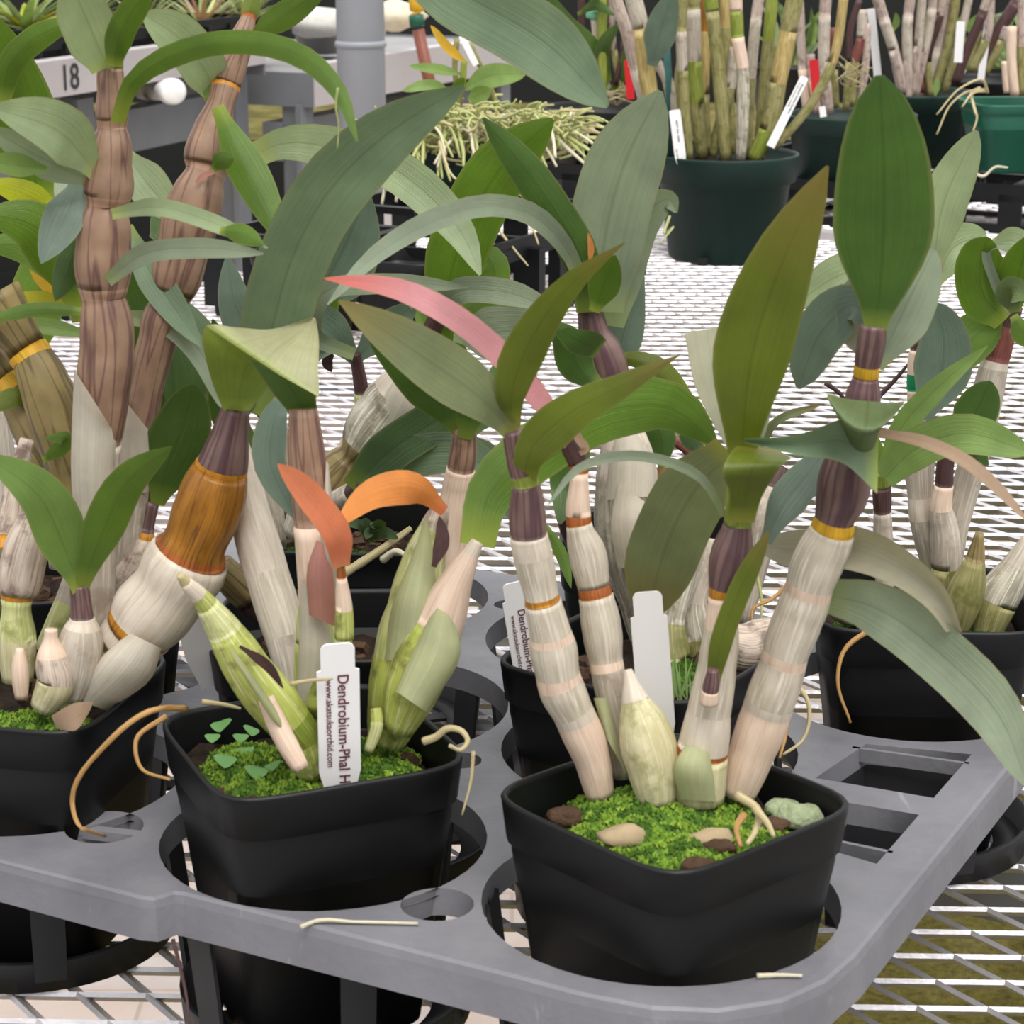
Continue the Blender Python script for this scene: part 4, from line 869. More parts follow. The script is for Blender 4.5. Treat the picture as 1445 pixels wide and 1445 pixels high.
leaf(i3, [(1432, 440), (1425, 410), (1465, 420)], (.955, .93), 40, 'leaf_sage', 'a', 0, .2)
leaf(i3, [(1400, 345), (1430, 340), (1460, 370)], (.98, .97), 40, 'leaf_pale', 'a', 0, .2)
leaf(i3, [(1430, 445), (1445, 470), (1470, 480)], (.96, .94), 36, 'leaf_vivid', 'b', 0, .2)
for a_, b_ in (((1120, 490), (1165, 515)), ((1165, 540), (1200, 580)), ((1240, 560), (1285, 510))): wire(I_, [a_, ((a_[0]+b_[0])/2+4, (a_[1]+b_[1])/2-3), b_], (.98, .98), 4, 'cane_dark', name='thin_stem')
wire(I_, [(1242, 880), (1190, 920), (1182, 960), (1200, 1020)], (.90, .885), 4, 'root_tan')
wire(I_, [(1230, 770), (1270, 800), (1320, 850)], (.92, .93), 4, 'root')

# ---- J: far left, behind the tall canes
J = orchid('orchid pot at the far left, behind the tall brown canes', (-.205, 1.0), 8)
j1 = cane(J, [(20, 860, 14, SG), (10, 700, 16, SG), (0, 560, 12, 'cane_olive')], (.99, 1.0))
leaf(j1, [(0, 560), (40, 460), (90, 330), (130, 290)], (1.0, 1.01), 80, 'leaf_green', 'b', 0, .1)
leaf(j1, [(70, 330), (70, 260), (100, 190)], (1.0, 1.02), 50, 'leaf_sage', 'a', 0, .1)

# ---- tags
TXT = lambda q=1: [('Dendrobium-Phal Hybrid', .0125, .2, .74, 'ink'), ('www.akatsukaorchid.com', .0145, -.45, .46, 'ink')]
tag('white printed tag standing in the middle front pot before the bulbs', (476, 908), (480, 1100), 61, (.748, .758), TXT(), yaw=6)
tag('blank white tag standing at the back of the front right pot', (913, 835), (928, 1035), 52, (.775, .775))
tag('white printed tag inside the left corner of the pot behind the front one', (724, 822), (748, 968), 40, (.872, .878), TXT(), yaw=10)
tag('white tag leaning in the dark pot behind the middle front pot', (262, 850), (285, 935), 42, (.88, .885))
tag('white tag mostly hidden among the tall brown canes at left', (157, 760), (160, 850), 22, (.885, .885), notch=False)

# ================================================================ background
def round_pot(par, c, r, h, mat, rim=.24):
    m = MB(); b = r*.76; rh = h*(1-rim)
    m.lathe(c, [(0, 0), (b-.004, 0), (b, .004), (r*.9, rh), (r*.97, rh+.002), (r, h-.004), (r*1.01, h-.001), (r, h), (r*.97, h), (r*.955, h-.004), (r*.9, h*.8), (0, h*.8)], 48)
    return m.build('pot', mat, par)
# the 6 inch green pot of thick old canes
c = gz(1027, 376); c.y += .062
gp = thing('potted_orchid', 'thick bundle of old canes in a dark green round pot on the mesh bench', 'potted orchid', (c.x, c.y, BZ))
round_pot(gp, (c.x, c.y, BZ), .0865, .126, 'green_plastic', .27); soil(gp, (c.x, c.y), .156, BZ+.111, 0, rnd=True)
m = MB(); m.box((c.x-.03, c.y-.0645, BZ+.006), (.012, .004, .010)); m.build('drain_hole', 'black_plastic', gp)
def z7(p): return (860+p[0]/4.516, p[1]/4.516)
CM, ST, LI, FI = 'cane_moss', 'cane_straw', 'cane_lilac', 'sheath_film'
for pts, hw, ms, dy in (
  ([(510, 1010), (480, 720), (466, 450), (458, 200), (470, -60)], 34, (CM, CM, SG, CM), -.02),
  ([(590, 1000), (555, 660), (540, 390), (532, 60), (525, -60)], 46, (CM, 'cane_green', SG, CM), 0),
  ([(742, 1015), (720, 720), (695, 420), (655, 70), (640, -60)], 44, (CM, 'cane_moss', CM, 'cane_green'), -.03),
  ([(835, 1015), (850, 730), (848, 430), (818, 238), (808, 68), (800, -60)], 40, (FI, FI, 'sheath_pink', 'cane_green', 'sheath_pink'), -.04),
  ([(915, 1015), (1010, 830), (1075, 530), (1140, 200), (1195, -60)], 55, ('cane_green', CM, ST, CM), -.02),
  ([(950, 960), (985, 600), (1015, 250), (1040, -60)], 38, (CM, CM, 'cane_green'), .02),
  ([(1050, 945), (1290, 655), (1420, 400), (1500, -60)], 30, (CM, CM, ST), -.03),
  ([(650, 1000), (700, 800), (770, 560), (800, 300)], 34, (CM, CM, SG), .03),
  ([(625, 980), (600, 600), (612, 200), (620, -60)], 36, (CM, 'cane_straw', 'cane_amber'), .03),
  ([(330, 990), (250, 560), (200, 180), (140, -60)], 54, (ST, ST, 'sheath_grey'), -.03),
  ([(320, 980), (170, 450), (110, 200), (20, -60)], 40, (SG, LI, LI), .01),
  ([(420, 990), (400, 700), (340, 450), (300, 400)], 34, (CM, SG, SG), .03),
  ([(300, 1000), (300, 880), (280, 780)], 30, (CM, CM), -.02),
  ([(880, 1000), (900, 500), (935, 120), (960, -60)], 34, (CM, SG, LI), .05),
  ([(780, 980), (760, 600), (740, 180), (735, -60)], 34, (CM, CM, ST), .04),
  ([(470, 980), (440, 600), (500, 200), (560, -60)], 34, (CM, CM, SG), .05)):
    nd = [(*z7(p), hw/4.516*(.8 if k == 0 else 1), ms[min(k, len(ms)-1)]) for k, p in enumerate(pts)]
    nd2 = []
    for k, q in enumerate(nd):
        nd2.append(q)
    cane(gp, nd2, (c.y+dy, c.y+dy*1.2), n=12)
leaf(gp, [z7((270, 420)), z7((300, 300)), z7((350, 120)), z7((420, -80))], (c.y-.05, c.y-.08), 46, 'leaf_teal', 'a', 0, .15, 'lance')
m = MB(); m.tube([at(*z7((400, 1000)), c.y+.03), at(*z7((345, -60)), c.y+.03)], [.0045, .0045], 8); m.build('stake', 'stake_teal', gp, label='teal stake')
wire(gp, [(945, 305), (938, 330), (950, 320), (930, 345)], (c.y-.1, c.y-.15), 2, 'root_lime')
tag('white tag at the left of the dark green round pot', z7((415, 700)), z7((455, 1020)), 16, (c.y-.06, c.y-.06), [('00819  Den. nobile', .012, .1, .5, 'ink_dark'), ('(No. hybrid)', .045, -.5, .4, 'ink_dark')], notch=False)
tag('white printed tag leaning right in the dark green round pot', z7((1245, 490)), z7((1025, 935)), 12, (c.y-.045, c.y-.045), [('Akatsuka Orchid Gardens', .008, .35, .72, 'ink_dark'), ('P.O. Box 8. Volcano, HI 96785', .008, -.45, .5, 'ink_dark')], notch=False, below=0)

def z6(p): return (1130+p[0]/4.587, p[1]/4.587)
def bgpot(label, px, py, Y, r, h, mat, canes, hwscale, zf, grp=None, round_=True, base=0):
    """(px,py) = middle of the rim"""
    p = at(px, py, Y); zb = p.z-h
    e = thing('potted_orchid', label, 'potted orchid', (p.x, Y, zb), grp)
    if round_: round_pot(e, (p.x, Y, zb), r, h, mat)
    else: square_pot(e, (p.x, Y, zb), r*2, h, .1, mat=mat)
    soil(e, (p.x, Y), r*1.6, zb+h*.82, 0, rnd=round_)
    for pts, hw, ms in canes:
        dy = random.uniform(-.35, .35)*r
        cane(e, [(*zf(q), hw/hwscale, ms[min(k, len(ms)-1)]) for k, q in enumerate(pts)], (Y+dy, Y+dy*1.3), n=10)
    return e
LI2 = ('cane_lilac', 'sheath_grey', 'cane_lilac')
pA = bgpot('reddish canes in a dark pot just right of the green round pot', 1200, 160, 2.95, .088, .10, 'green_plastic', [
  ([(180, 740), (150, 400), (155, 100), (165, -50)], 38, LI2), ([(40, 720), (10, 450), (0, 200), (-10, -50)], 28, ('sheath_pink', LI, LI)),
  ([(225, 700), (215, 450), (210, 180)], 26, ('cane_moss', 'cane_red')), ([(325, 690), (350, 400), (390, 250), (400, 60)], 32, ('cane_moss', 'cane_red', SG)),
  ([(290, 720), (310, 400), (320, 200), (380, 0)], 22, ('cane_moss', 'cane_dark')), ([(110, 730), (75, 520), (60, 350)], 30, ('sheath_pink', LI)),
  ([(380, 690), (420, 400), (430, 150)], 26, ('cane_lilac', 'cane_lilac'))], 4.587, z6)
for k in range(14): wire(pA, [z6((320, 560)), z6((320+random.uniform(-60, 100), 520+random.uniform(-80, 40))), z6((330+random.uniform(-110, 190), 500+random.uniform(-150, 90)))], (2.9, 2.88), 1.1, 'root', n=5)
pB = bgpot('fan of grey lilac canes in a dark pot behind the big green leaf', 1283, 128, 3.2, .092, .105, 'green_plastic', [
  ([(690, 640), (690, 420), (695, 100), (720, -60)], 34, LI2), ([(735, 630), (800, 340), (850, 60), (860, -60)], 30, LI2), ([(795, 630), (880, 340), (940, 60), (960, -60)], 32, ('sheath_grey', LI, LI)),
  ([(660, 600), (600, 320), (540, 130), (480, -60)], 36, LI2), ([(860, 620), (950, 300), (990, 100), (1010, -60)], 30, ('cane_moss', CM, CM)), ([(1000, 540), (1080, 320), (1180, 80), (1230, -60)], 32, (DK, 'cane_dark', LI)),
  ([(780, 600), (760, 350), (700, 60)], 26, ('cane_red', 'cane_dark')), ([(840, 620), (820, 400), (900, 100), (930, -60)], 26, (CM, 'cane_dark', LI)), ([(720, 620), (760, 300), (790, -60)], 30, ('cane_lilac', SG)),
  ([(930, 600), (1030, 250), (1100, -60)], 26, (CM, SG))], 4.587, z6)
leaf(pB, [z6((870, 620)), z6((880, 560)), z6((885, 500))], (3.1, 3.1), 9, 'leaf_bright', 'a', 0, .2)
leaf(pB, [z6((600, 200)), z6((620, 130)), z6((615, 80))], (3.25, 3.25), 10, 'leaf_vivid', 'a', 0, .2)
pC = bgpot('dark purple canes leaning right in a black pot at the back', 1395, 110, 3.45, .09, .10, 'black_plastic', [
  ([(1150, 470), (1240, 270), (1400, 10), (1440, -60)], 42, (DK, 'cane_dark', LI)), ([(1180, 480), (1300, 260), (1330, 170)], 34, (CM, LI)), ([(1110, 460), (1200, 260), (1230, -60)], 30, ('cane_moss', LI)),
  ([(1090, 460), (1170, 200), (1240, 60)], 24, (CM, DK))], 4.587, z6)
pD = bgpot('bright green plastic pot with peach coloured cane at the right edge', 1432, 142, 2.85, .062, .088, 'bright_green_plastic', [
  ([(1385, 620), (1365, 400), (1368, 170)], 32, ('sheath_pink', SP)), ([(1435, 620), (1435, 300), (1440, -60)], 34, (CM, LI, SG)), ([(1480, 600), (1500, 300), (1490, -60)], 34, (CM, LI, SG)), ([(1330, 600), (1320, 480), (1315, 400)], 18, ('sheath_pink', SP))], 4.587, z6, round_=False)
for a in ([(1210, 600), (1180, 520), (1050, 560), (880, 740)], [(1200, 590), (1090, 590), (985, 660), (880, 870)], [(1190, 580), (1110, 590), (1120, 680), (1140, 760), (1115, 850)], [(1200, 590), (1120, 600), (1045, 690)], [(1160, 570), (1100, 600), (1110, 660), (1130, 740)]): wire(pD, [z6(q) for q in a], (2.8, 2.76), 2.2, 'root')
wire(pD, [z6((1100, 1110)), z6((1180, 1140)), z6((1260, 1080)), z6((1340, 1085))], (2.76, 2.76), 2.6, 'root_pale')
for q in range(10):
    xx = 1330+random.uniform(-30, 130); yy = random.uniform(10, 90)
    leaf(pC, [(xx, yy+25), (xx+random.uniform(-20, 20), yy), (xx+random.uniform(-35, 35), yy-random.uniform(0, 30))], (3.6, 3.6), 9, random.choice(('leaf_bright', 'leaf_vivid', 'leaf_pale')), 'a', 0, .2)
for lab, t_, b_, w_, Y_, mt in (('red plant tag in the dark pot right of the green round pot', (1148, 84), (1153, 140), 13, 2.84, 'tag_red'), ('white tag hanging above the tip of the big green leaf', (1229, 12), (1243, 150), 11, 3.21, 'tag_white'),
   ('white pointed tag among the grey lilac canes', (1356, 30), (1352, 88), 12, 3.12, 'tag_white'), ('white tag low behind the reddish canes', (1160, 150), (1162, 165), 9, 2.86, 'tag_white'), ('narrow white tag between the leaning canes at top right', (1398, 2), (1384, 112), 10, 3.42, 'tag_white'),
   ('white tag behind the grey lilac canes', (1291, 45), (1293, 72), 8, 3.3, 'tag_white')):
    tag(lab, t_, b_, w_, (Y_, Y_), (), mt, notch=False, below=0)
random.seed(9)
for lab, px_, Y_ in (('bright leafy seedlings at the back right between the canes', 1345, 4.1), ('bright leafy seedlings far behind the reddish canes', 1120, 4.2), ('bright leafy seedlings in a black pot at the far right back', 1435, 3.9)):
    pF = bgpot(lab, px_, 92, Y_, .085, .11, 'black_plastic', [], 1, lambda q: q)
    for k in range(24):
        x_ = px_+random.uniform(-48, 48); y_ = random.uniform(0, 85)
        leaf(pF, [(px_+(x_-px_)*.4, 92), (px_+(x_-px_)*.8, y_+14), (x_+random.uniform(-16, 16), y_)], (Y_, Y_-.02), random.uniform(6, 12), random.choice(('leaf_bright', 'leaf_vivid', 'leaf_pale')), 'a', 0, .2)
# back trays that carry those pots
def slat_tray(label, p0, lx, ly, h, rot, nx, ny, z0=BZ):
    e = thing('plant_tray', label, 'tray', (p0.x, p0.y, z0)); Mx = Matrix.Rotation(rot, 3, 'Z'); o_ = Vector((p0.x, p0.y, z0))
    W = lambda x, y, z: o_+Mx @ Vector((x, y, z))
    m = MB()
    for a, b in (((-lx, -ly), (lx, -ly)), ((lx, -ly), (lx, ly)), ((lx, ly), (-lx, ly)), ((-lx, ly), (-lx, -ly))):
        m.bar(W(*a, h-.01), W(*b, h-.01), .006, .022); m.bar(W(*a, .006), W(*b, .006), .008, .012)
    for i in range(1, nx): x = -lx+2*lx*i/nx; m.bar(W(x, -ly, h-.006), W(x, ly, h-.006), .012, .008); m.bar(W(x, -ly, .005), W(x, ly, .005), .012, .006)
    for j in range(1, ny): y = -ly+2*ly*j/ny; m.bar(W(-lx, y, h-.006), W(lx, y, h-.006), .012, .008); m.bar(W(-lx, y, .005), W(lx, y, .005), .012, .006)
    m.build('frame', 'black_plastic', e)
    for i in range(nx*2+1):
        for j in range(ny*2+1):
            if 0 < i < nx*2 and 0 < j < ny*2: continue
            x = -lx+lx*i/nx; y = -ly+ly*j/ny; mm = MB(); mm.bar(W(x, y, .01), W(x, y, h-.012), .014 if (i % 2 or j % 2) else .03, .006 if j in (0, ny*2) else .014, Mx @ Vector((0, 1, 0))); mm.build('strut', 'black_plastic', e)
    return e
RT = R(-28)
slat_tray('black slatted tray at the right edge under the bright green pot', Vector((.70, 2.93, 0)), .13, .13, .062, RT, 2, 2)
slat_tray('black tray under the dark pots behind the big leaf', Vector((.47, 3.1, 0)), .15, .22, .058, RT, 2, 3)
slat_tray('black tray at the back right under the leaning purple canes', Vector((.80, 3.42, 0)), .22, .16, .055, RT, 3, 2)
# crate under the root-covered orchid
slat_tray('black slatted tray left of centre under the root covered orchid', Vector((-.085, 2.36, 0)), .15, .19, .088, RT, 2, 3)
for x, y in ((-.20, 2.14), (-.10, 2.10)):
    e = thing('square_pot', 'empty black square pot left of the root covered orchid' if x < -.15 else 'empty black square pot in front of the root covered orchid', 'pot', (x, y, BZ+.002)); square_pot(e, (x, y, BZ+.002), .092, .088, RT)

# root covered orchid in dark green square pot
Yr = 2.36; p = at(643, 208, Yr)
ro = thing('potted_orchid', 'orchid buried in a tangle of pale roots in a small dark green pot', 'potted orchid', (p.x, Yr, p.z-.085))
square_pot(ro, (p.x, Yr, p.z-.085), .10, .085, R(-20), mat='green_plastic'); soil(ro, (p.x, Yr), .09, p.z-.008, R(-20))
random.seed(11)
for k in range(100):
    t = random.random(); x0 = 552+t*262; right = x0 > 700
    y0 = 172+random.uniform(-14, 14)+(abs(x0-670)/120)**2*4
    dx = random.uniform(-45, 45) if not right else random.uniform(-20, 50); dn = random.uniform(10, 75) if not right else random.uniform(-12, 50)
    pts = [(x0-dx*.3, y0-random.uniform(0, 12)), (x0, y0), (x0+dx*.6, y0+dn*.35+random.uniform(-8, 8)), (x0+dx, y0+dn)]
    yy = Yr+random.uniform(-.1, .1)
    wire(ro, pts, (yy+.02, yy, yy-.03, yy-.05), random.uniform(2.2, 3.3), random.choice(('root_lime', 'root_lime', 'root_lime', 'root_pale')), n=5, taper=.3)
random.seed(5)
m = MB()
for k in range(800):
    t = random.random(); x0 = 545+t*272; y0 = 186+random.uniform(-40, 46)*(1-.8*abs(t-.42)); a = random.uniform(0, 6.28); L_ = random.uniform(8, 26); yy = Yr+random.uniform(-.08, .12)
    P = spline([(x0, y0), (x0+L_*math.cos(a)+random.uniform(-6, 6), y0+L_*.5*math.sin(a)), (x0+2*L_*math.cos(a+.5), y0+L_*math.sin(a+.6))], 4)
    S = [at(q[0], q[1], yy-.01*i/8) for i, q in enumerate(P)]; m.tube(S, [(1.3+k % 5*.25)*m_per_px(s) for s in S], 5, 0 if k % 3 else 1)
m.build('root_mass', ['root_lime', 'root'], ro, kind='stuff')
for pts, w_, cl, fc in (([(655, 125), (690, 108), (742, 104)], 34, 'leaf_bright', 'a'), ([(652, 105), (620, 98), (578, 93)], 15, 'leaf_bright', 'a'), ([(660, 90), (635, 70), (608, 36)], 14, 'leaf_gold', 'a'),
   ([(640, 135), (610, 120), (568, 128)], 16, 'leaf_bright', 'a'), ([(660, 140), (675, 135), (692, 125)], 26, 'leaf_bright', 'a'), ([(560, 170), (550, 160), (532, 158)], 18, 'leaf_bright', 'a'), ([(600, 165), (580, 160), (560, 152)], 20, 'leaf_vivid', 'a'), ([(615, 170), (610, 155), (600, 148)], 16, 'leaf_bright', 'a'), ([(575, 195), (560, 185), (545, 188)], 16, 'leaf_bright', 'a'), ([(650, 140), (645, 125), (655, 110)], 16, 'leaf_vivid', 'b')):
    leaf(ro, pts, (Yr, Yr-.02), w_, cl, fc, 0, .15, 'ell')
cane(ro, [(640, 165, 5, CM), (652, 120, 5, 'cane_green'), (655, 85, 4, 'cane_green')], (Yr, Yr), n=8); cane(ro, [(705, 160, 5, CM), (690, 120, 4, CM), (662, 60, 4, SG)], (Yr+.02, Yr+.02), n=8); cane(ro, [(648, 150, 4, CM), (642, 90, 4, CM), (645, 55, 4, CM)], (Yr+.02, Yr+.02), n=8)
tag('white tag standing among the pale roots', (651, 50), (672, 92), 9, (Yr+.01, Yr+.01), (), notch=False, below=0)
random.seed(3)
for k in range(26):
    x0 = random.choice((random.uniform(560, 690), random.uniform(560, 690), random.uniform(700, 815))); dn = random.uniform(40, 105) if x0 < 700 else random.uniform(25, 70); dx = (x0-650)*.28+random.uniform(-22, 22)
    wire(ro, [(x0-dx*.5, 172+random.uniform(-8, 10)), (x0, 188+random.uniform(-6, 8)), (x0+dx*.6, 190+dn*.5), (x0+dx+random.uniform(-8, 8), 190+dn)], (Yr-.03, Yr-.07, Yr-.1, Yr-.11), random.uniform(2.4, 3.4), random.choice(('root_lime', 'root_lime', 'root_pale')), n=6, taper=.3)
for a in ([(700, 320), (720, 345), (745, 375)], [(725, 265), (755, 300), (750, 330)], [(730, 270), (760, 290), (765, 320)], [(620, 200), (640, 250), (690, 270)], [(735, 265), (745, 300), (760, 345)]): wire(ro, a, (Yr-.12, Yr-.2), 2.3, 'root')

# dark pot with slim leafy canes and a red tag
pE = bgpot('slim leafy canes with a pale green clip in a dark pot behind the root tangle', 850, 150, 3.12, .085, .11, 'black_plastic', [
  ([(864, 145), (845, 80), (838, 25)], 5, ('sheath_grey', S_)), ([(880, 140), (866, 70), (862, -10)], 5, ('cane_moss', 'cane_lilac')), ([(850, 145), (850, 90), (850, -10)], 7, ('cane_green', 'cane_green')),
  ([(868, 120), (880, 60), (872, -10)], 4, ('cane_dark', 'cane_moss')), ([(846, 140), (822, 60), (820, -10)], 5, ('cane_dark', DK))], 1, lambda q: q)
for pts, w_, cl in (([(855, 120), (835, 70), (800, 35), (770, -15)], 30, 'leaf_deep'), ([(860, 115), (850, 70), (875, 30)], 22, 'leaf_deep'), ([(835, 95), (815, 70), (805, 50)], 24, 'leaf_deep'), ([(852, 20), (842, -5), (838, -20)], 22, 'leaf_vivid'), ([(862, 130), (885, 90), (892, 40)], 22, 'leaf_deep'), ([(815, 20), (840, 8), (868, 22)], 14, 'leaf_deep')): leaf(pE, pts, (3.1, 3.06), w_, cl, 'b', 0, .2)
p = at(838, 21, 3.1); m = MB(); m.tube([p+Vector((-.011, 0, 0)), p, p+Vector((.011, 0, 0))], [.004, .007, .004], 10); m.build('clip', 'clip_green', pE, label='pale green clip')
tag('red plant tag with yellow print left of the green round pot', (886, 84), (890, 140), 11, (3.06, 3.06), [('SU', .004, .2, 1.0, 'ink_yellow')], 'tag_red', notch=False, below=0)
for k in range(9): wire(pE, [(870, 150), (870+random.uniform(-20, 20), 135), (865+random.uniform(-30, 30), 130+random.uniform(-10, 15))], (3.08, 3.06), 1.2, 'root', n=5)
slat_tray('black tray between the root covered orchid and the green round pot', Vector((.14, 3.15, 0)), .13, .12, .06, RT, 2, 2)

# ---- far benches
def far_bench(label, a, b, width, z, legs, rh=.084):
    """front rail from a to b (xy), top at z"""
    a, b = Vector(a), Vector(b); d = (b-a).normalized(); n_ = Vector((-d.y, d.x, 0))
    e = thing('bench', label, 'bench', (a.x, a.y, FZ)); up = Vector((0, 0, 1))
    m = MB(); m.bar(a+up*(z-rh/2), b+up*(z-rh/2), .006, rh); m.bar(a+up*(z-.003)+n_*.02, b+up*(z-.003)+n_*.02, .04, .006); m.build('front_rail', 'rail_alu', e)
    m = MB(); m.bar(a+n_*width+up*(z-.042), b+n_*width+up*(z-.042), .006, .084); m.build('back_rail', 'rail_alu', e)
    for q in (a, b): m = MB(); m.bar(q+up*(z-.05), q+n_*width+up*(z-.05), .006, .07); m.build('end_rail', 'leg_grey', e)
    m = MB(); k = [m.add(p) for p in (a+up*(z-.02), b+up*(z-.02), b+n_*width+up*(z-.02), a+n_*width+up*(z-.02))]; m.face(k, 0, False); m.build('bench_top', 'timber_grey', e)  # solid sheet rather than mesh, made to block sky light from the ground
    m = MB(); m.bar(a+n_*.1+up*(z-.16), b+n_*.1+up*(z-.16), .05, .08); m.build('under_beam', 'leg_grey', e)
    for t, off in legs:
        q = a+(b-a)*t+n_*off; m = MB(); m.bar(q+up*(z-.08), q+up*FZ, .012, .055, d); m.bar(q+up*(z-.08)+n_*.025, q+up*FZ+n_*.025, .05, .008, d); m.build('leg', 'leg_grey', e)
    return e, a, d
Z1 = .12
ra, rb = gz(-60, 104, Z1), gz(372, 46, Z1); ra.z = rb.z = 0
bA, a_, d_ = far_bench('long grey bench with the number 18 on its rail', ra, rb, 1.0, Z1, ((.42, .05), (.98, .05), (.98, .9)), .062)
n_ = Vector((-d_.y, d_.x, 0)); dr = ray(92, 111); sr = (a_-EYE).dot(n_)/dr.dot(n_); pt = EYE+dr*sr; lp = pt-n_*.004
letters(bA, [('18', -.022, 0, .062, 'ink_dark')], lp, d_, Vector((0, 0, 1)), -n_, 'number')
# pvc drain stub under the rail
p0 = at(214, 128, 4.72); p1 = at(262, 129, 4.5)
e = thing('drain_pipe', 'white capped plastic pipe end sticking out under the numbered bench', 'pipe', at(200, 127, 4.5)); m = MB(); p0 = at(200, 127, 4.5); p1 = at(243, 129, 4.05); m.tube([p0, p1], [.018, .018], 20); m.build('pipe', 'pvc_grey', e)
m = MB(); dd = (p1-p0).normalized(); m.tube([p1-dd*.04, p1-dd*.036, p1+dd*.016, p1+dd*.02], [.022, .0235, .0235, .019], 24); m.build('cap', 'pvc', e)
# black pots of spiky plants on that bench
random.seed(21)
def spiky(label, px, py, Y, kind, r=.07, col=('leaf_bright', 'leaf_pale')):
    p = at(px, py, Y); e = thing('potted_succulent', label, 'potted plant', (p.x, Y, p.z-.075), 'small black pots on the numbered bench'); square_pot(e, (p.x, Y, p.z-.075), r*1.5, .075, .4); soil(e, (p.x, Y), r*1.3, p.z-.012, .4)
    for k in range(26 if kind == 'star' else 44):
        a = random.uniform(0, 6.28); L_ = random.uniform(.6, 1.2)*r*(1.2 if kind == 'star' else 1.0); up = random.uniform(.2, 1.1)*r
        m = MB(); b = Vector((p.x, Y, p.z-.01)); d = Vector((math.cos(a), math.sin(a), 0)); s = Vector((-d.y, d.x, 0)); rows = []
        wd = r*(.12 if kind == 'star' else .05)
        for i in range(6):
            t = i/5; c_ = b+d*L_*t+Vector((0, 0, up*t*(1.4-.5*t))); ww = wd*(1-t)**.7+.0004; rows.append([c_-s*ww+Vector((0, 0, ww*.4)), c_, c_+s*ww+Vector((0, 0, ww*.4))])
        m.grid(rows, 0); m.build('leaf', random.choice(col), e)
    return e
spiky('yellow-green spiky plant at the top left corner', 35, 38, 4.15, 'star', .1, ('leaf_bright', 'leaf_yellow', 'leaf_pale'))
e = spiky('small plant with a red flower above the number 18', 85, 52, 4.2, 'star', .06, ('leaf_pale', 'leaf_bright'))
p = at(84, 44, 4.15); m = MB()
for k in range(9):
    a = k*.7; m.tube([p, p+Vector((.014*math.cos(a), .01*math.sin(a), .012+.006*math.sin(3*a)))], [.003, .006], 6)
m.build('flower', 'flower_red', e, label='red flower')
spiky('pale wispy plant in a black pot left of the second tall cane', 205, 34, 4.5, 'wisp', .08, ('leaf_pale', 'root_lime'))
spiky('pale wispy air plant tuft behind the second tall cane', 285, 36, 4.7, 'wisp', .12, ('leaf_pale', 'root_lime', 'leaf_tan'))
spiky('wispy plant at the right end of the numbered bench', 345, 26, 4.85, 'wisp', .1, ('leaf_pale', 'root_lime'))
spiky('wispy pale plant between the first cane and the corner', 130, 20, 4.55, 'wisp', .09, ('leaf_pale', 'leaf_bright'))
slat_tray('black nursery tray on the numbered bench under the small pots', (ra+rb)/2+n_*.24, .17, .62, .05, math.atan2(d_.y, d_.x)-math.pi/2, 2, 6, Z1-.02)
# the bench behind the post
Z2 = .05
rc, rd = gz(408, 98, Z2), gz(752, 46, Z2); rc.z = rd.z = 0; rc += (rd-rc).normalized()*.1
bB, a2_, d2_ = far_bench('grey bench behind the round post', rc, rd, .42, Z2, ((.01, .03), (.9, .03)))
for px, py, s, mt, lb, gp_ in ((450, 22, .075, 'stone_pale', 'blurred white lump on the bench left of the post', 0), (555, 14, .07, 'cream', 'blurred cream lump on the bench right of the post', 0)):
    p = at(px, py+8, 5.0); e = chunk(None, p, (s, s*.8, s*.45), mt, 'stone'); tagit(e, lb, 'stone')
e = thing('bucket', 'grey bucket behind the white lump left of the post', 'bucket', at(455, 60, 5.1)); p = at(452, 75, 5.1); m = MB(); m.lathe(p, [(0, 0), (.05, 0), (.062, .07), (.066, .072), (.06, .07), (.048, .01), (0, .01)], 24); m.build('shell', 'timber_grey', e)
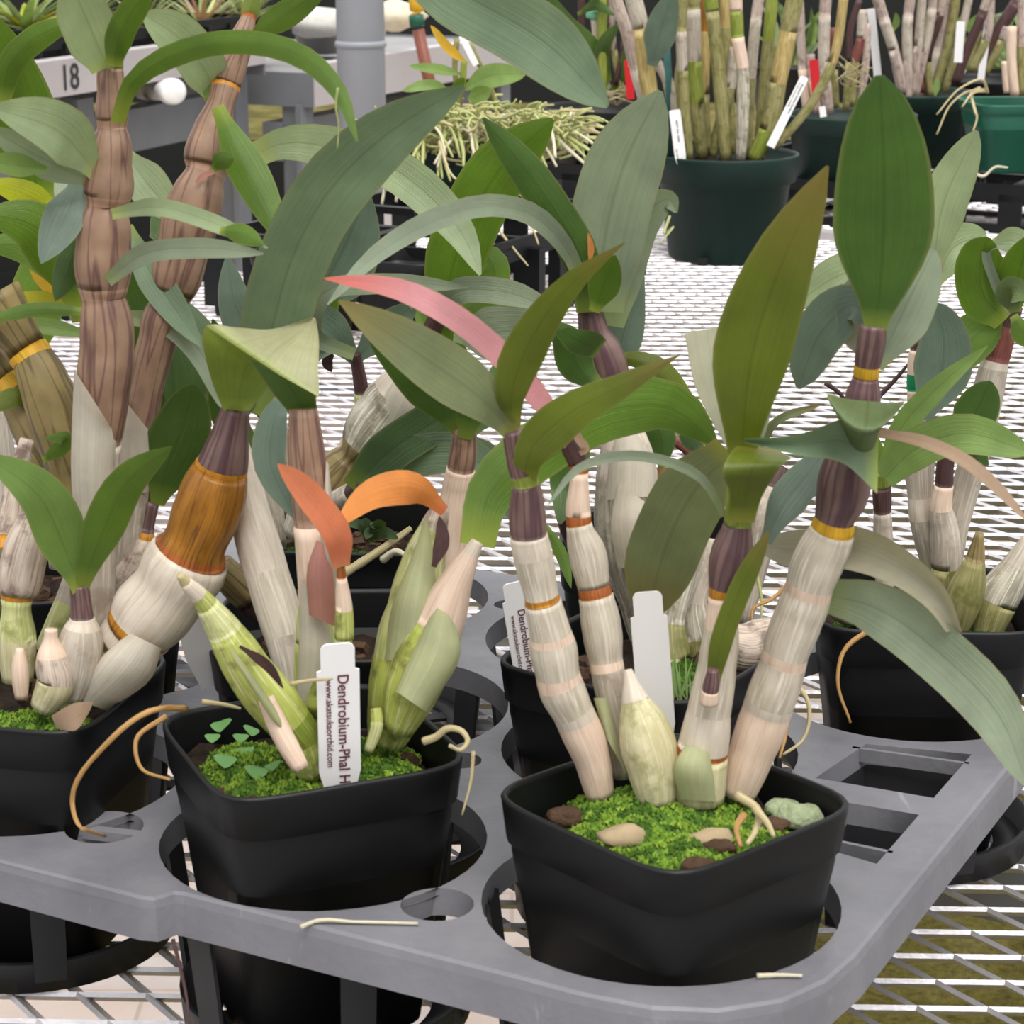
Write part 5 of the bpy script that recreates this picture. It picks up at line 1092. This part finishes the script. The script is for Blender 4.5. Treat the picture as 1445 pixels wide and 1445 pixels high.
# post, riser
p = at(510, 120, 4.0); e = thing('post', 'round grey painted post standing behind the leaves', 'post', (p.x, 4.0, FZ)); m = MB(); m.tube([(p.x, 4, FZ), (p.x, 4, 1.6)], [.043, .043], 32); m.build('shaft', 'post_paint', e)
q = at(510, 62, 4.0); m = MB(); m.tube([(p.x, 4, q.z-.006), (p.x, 4, q.z-.004), (p.x, 4, q.z+.004), (p.x, 4, q.z+.006)], [.043, .046, .046, .043], 32); m.build('collar', 'post_paint', e)
p = at(600, 100, 4.2); e = thing('water_riser', 'thin brown riser pipe with yellow and green fittings right of the post', 'pipe', (p.x, 4.2, FZ)); t_ = at(590, 42, 4.2); m = MB(); bx = at(607, 120, 4.2)
m.tube([(bx.x+.03, 4.2, FZ), tuple(bx), tuple(t_)], [.0115, .0115, .0115], 12); m.build('pipe', 'pipe_brown', e)
for y0, y1, mt, rr in ((38, 20, 'fit_green', .014), (20, 16, 'fit_yellow', .012), (16, -8, 'fit_yellow', .0145)):
    m = MB(); A_, B_ = at(589, y0, 4.2), at(587, y1, 4.2); m.tube([A_, A_+(B_-A_)*.1, A_+(B_-A_)*.9, B_], [rr*.8, rr, rr, rr*.8], 12); m.build('fitting', mt, e)
# low timber planks on the ground far behind
# hanging roots by the post
wire(Cc, [(477, 124), (474, 150), (478, 175), (476, 210)], (.772, .772), 2, 'root_lime')
# loose bits
def loose(lab, pts, Y, r, col, name, cat, t=.4): tagit(wire(None, pts, Y, r, col, name, t), lab, cat)
def ongz(pts, z): return [gz(*p, z).y for p in pts]
P = [(425, 1308), (445, 1300), (500, 1301), (590, 1303)]; loose('thin white dry straw lying on the tray edge', P, ongz(P, TZ+.0012), 3.5, 'root_pale', 'dry_straw', 'straw')
P = [(1068, 1377), (1100, 1376), (1132, 1377)]; loose('white and tan straw lying on the tray front corner', P, ongz(P, TZ+.0012), 4, 'root_pale', 'dry_straw', 'straw')
e = wire(None, [(244, 1325), (262, 1400), (268, 1445)], (.74, .72), 3, 'cane_dark', 'twig'); tagit(e, 'thin dark twig hanging below the tray edge', 'twig')
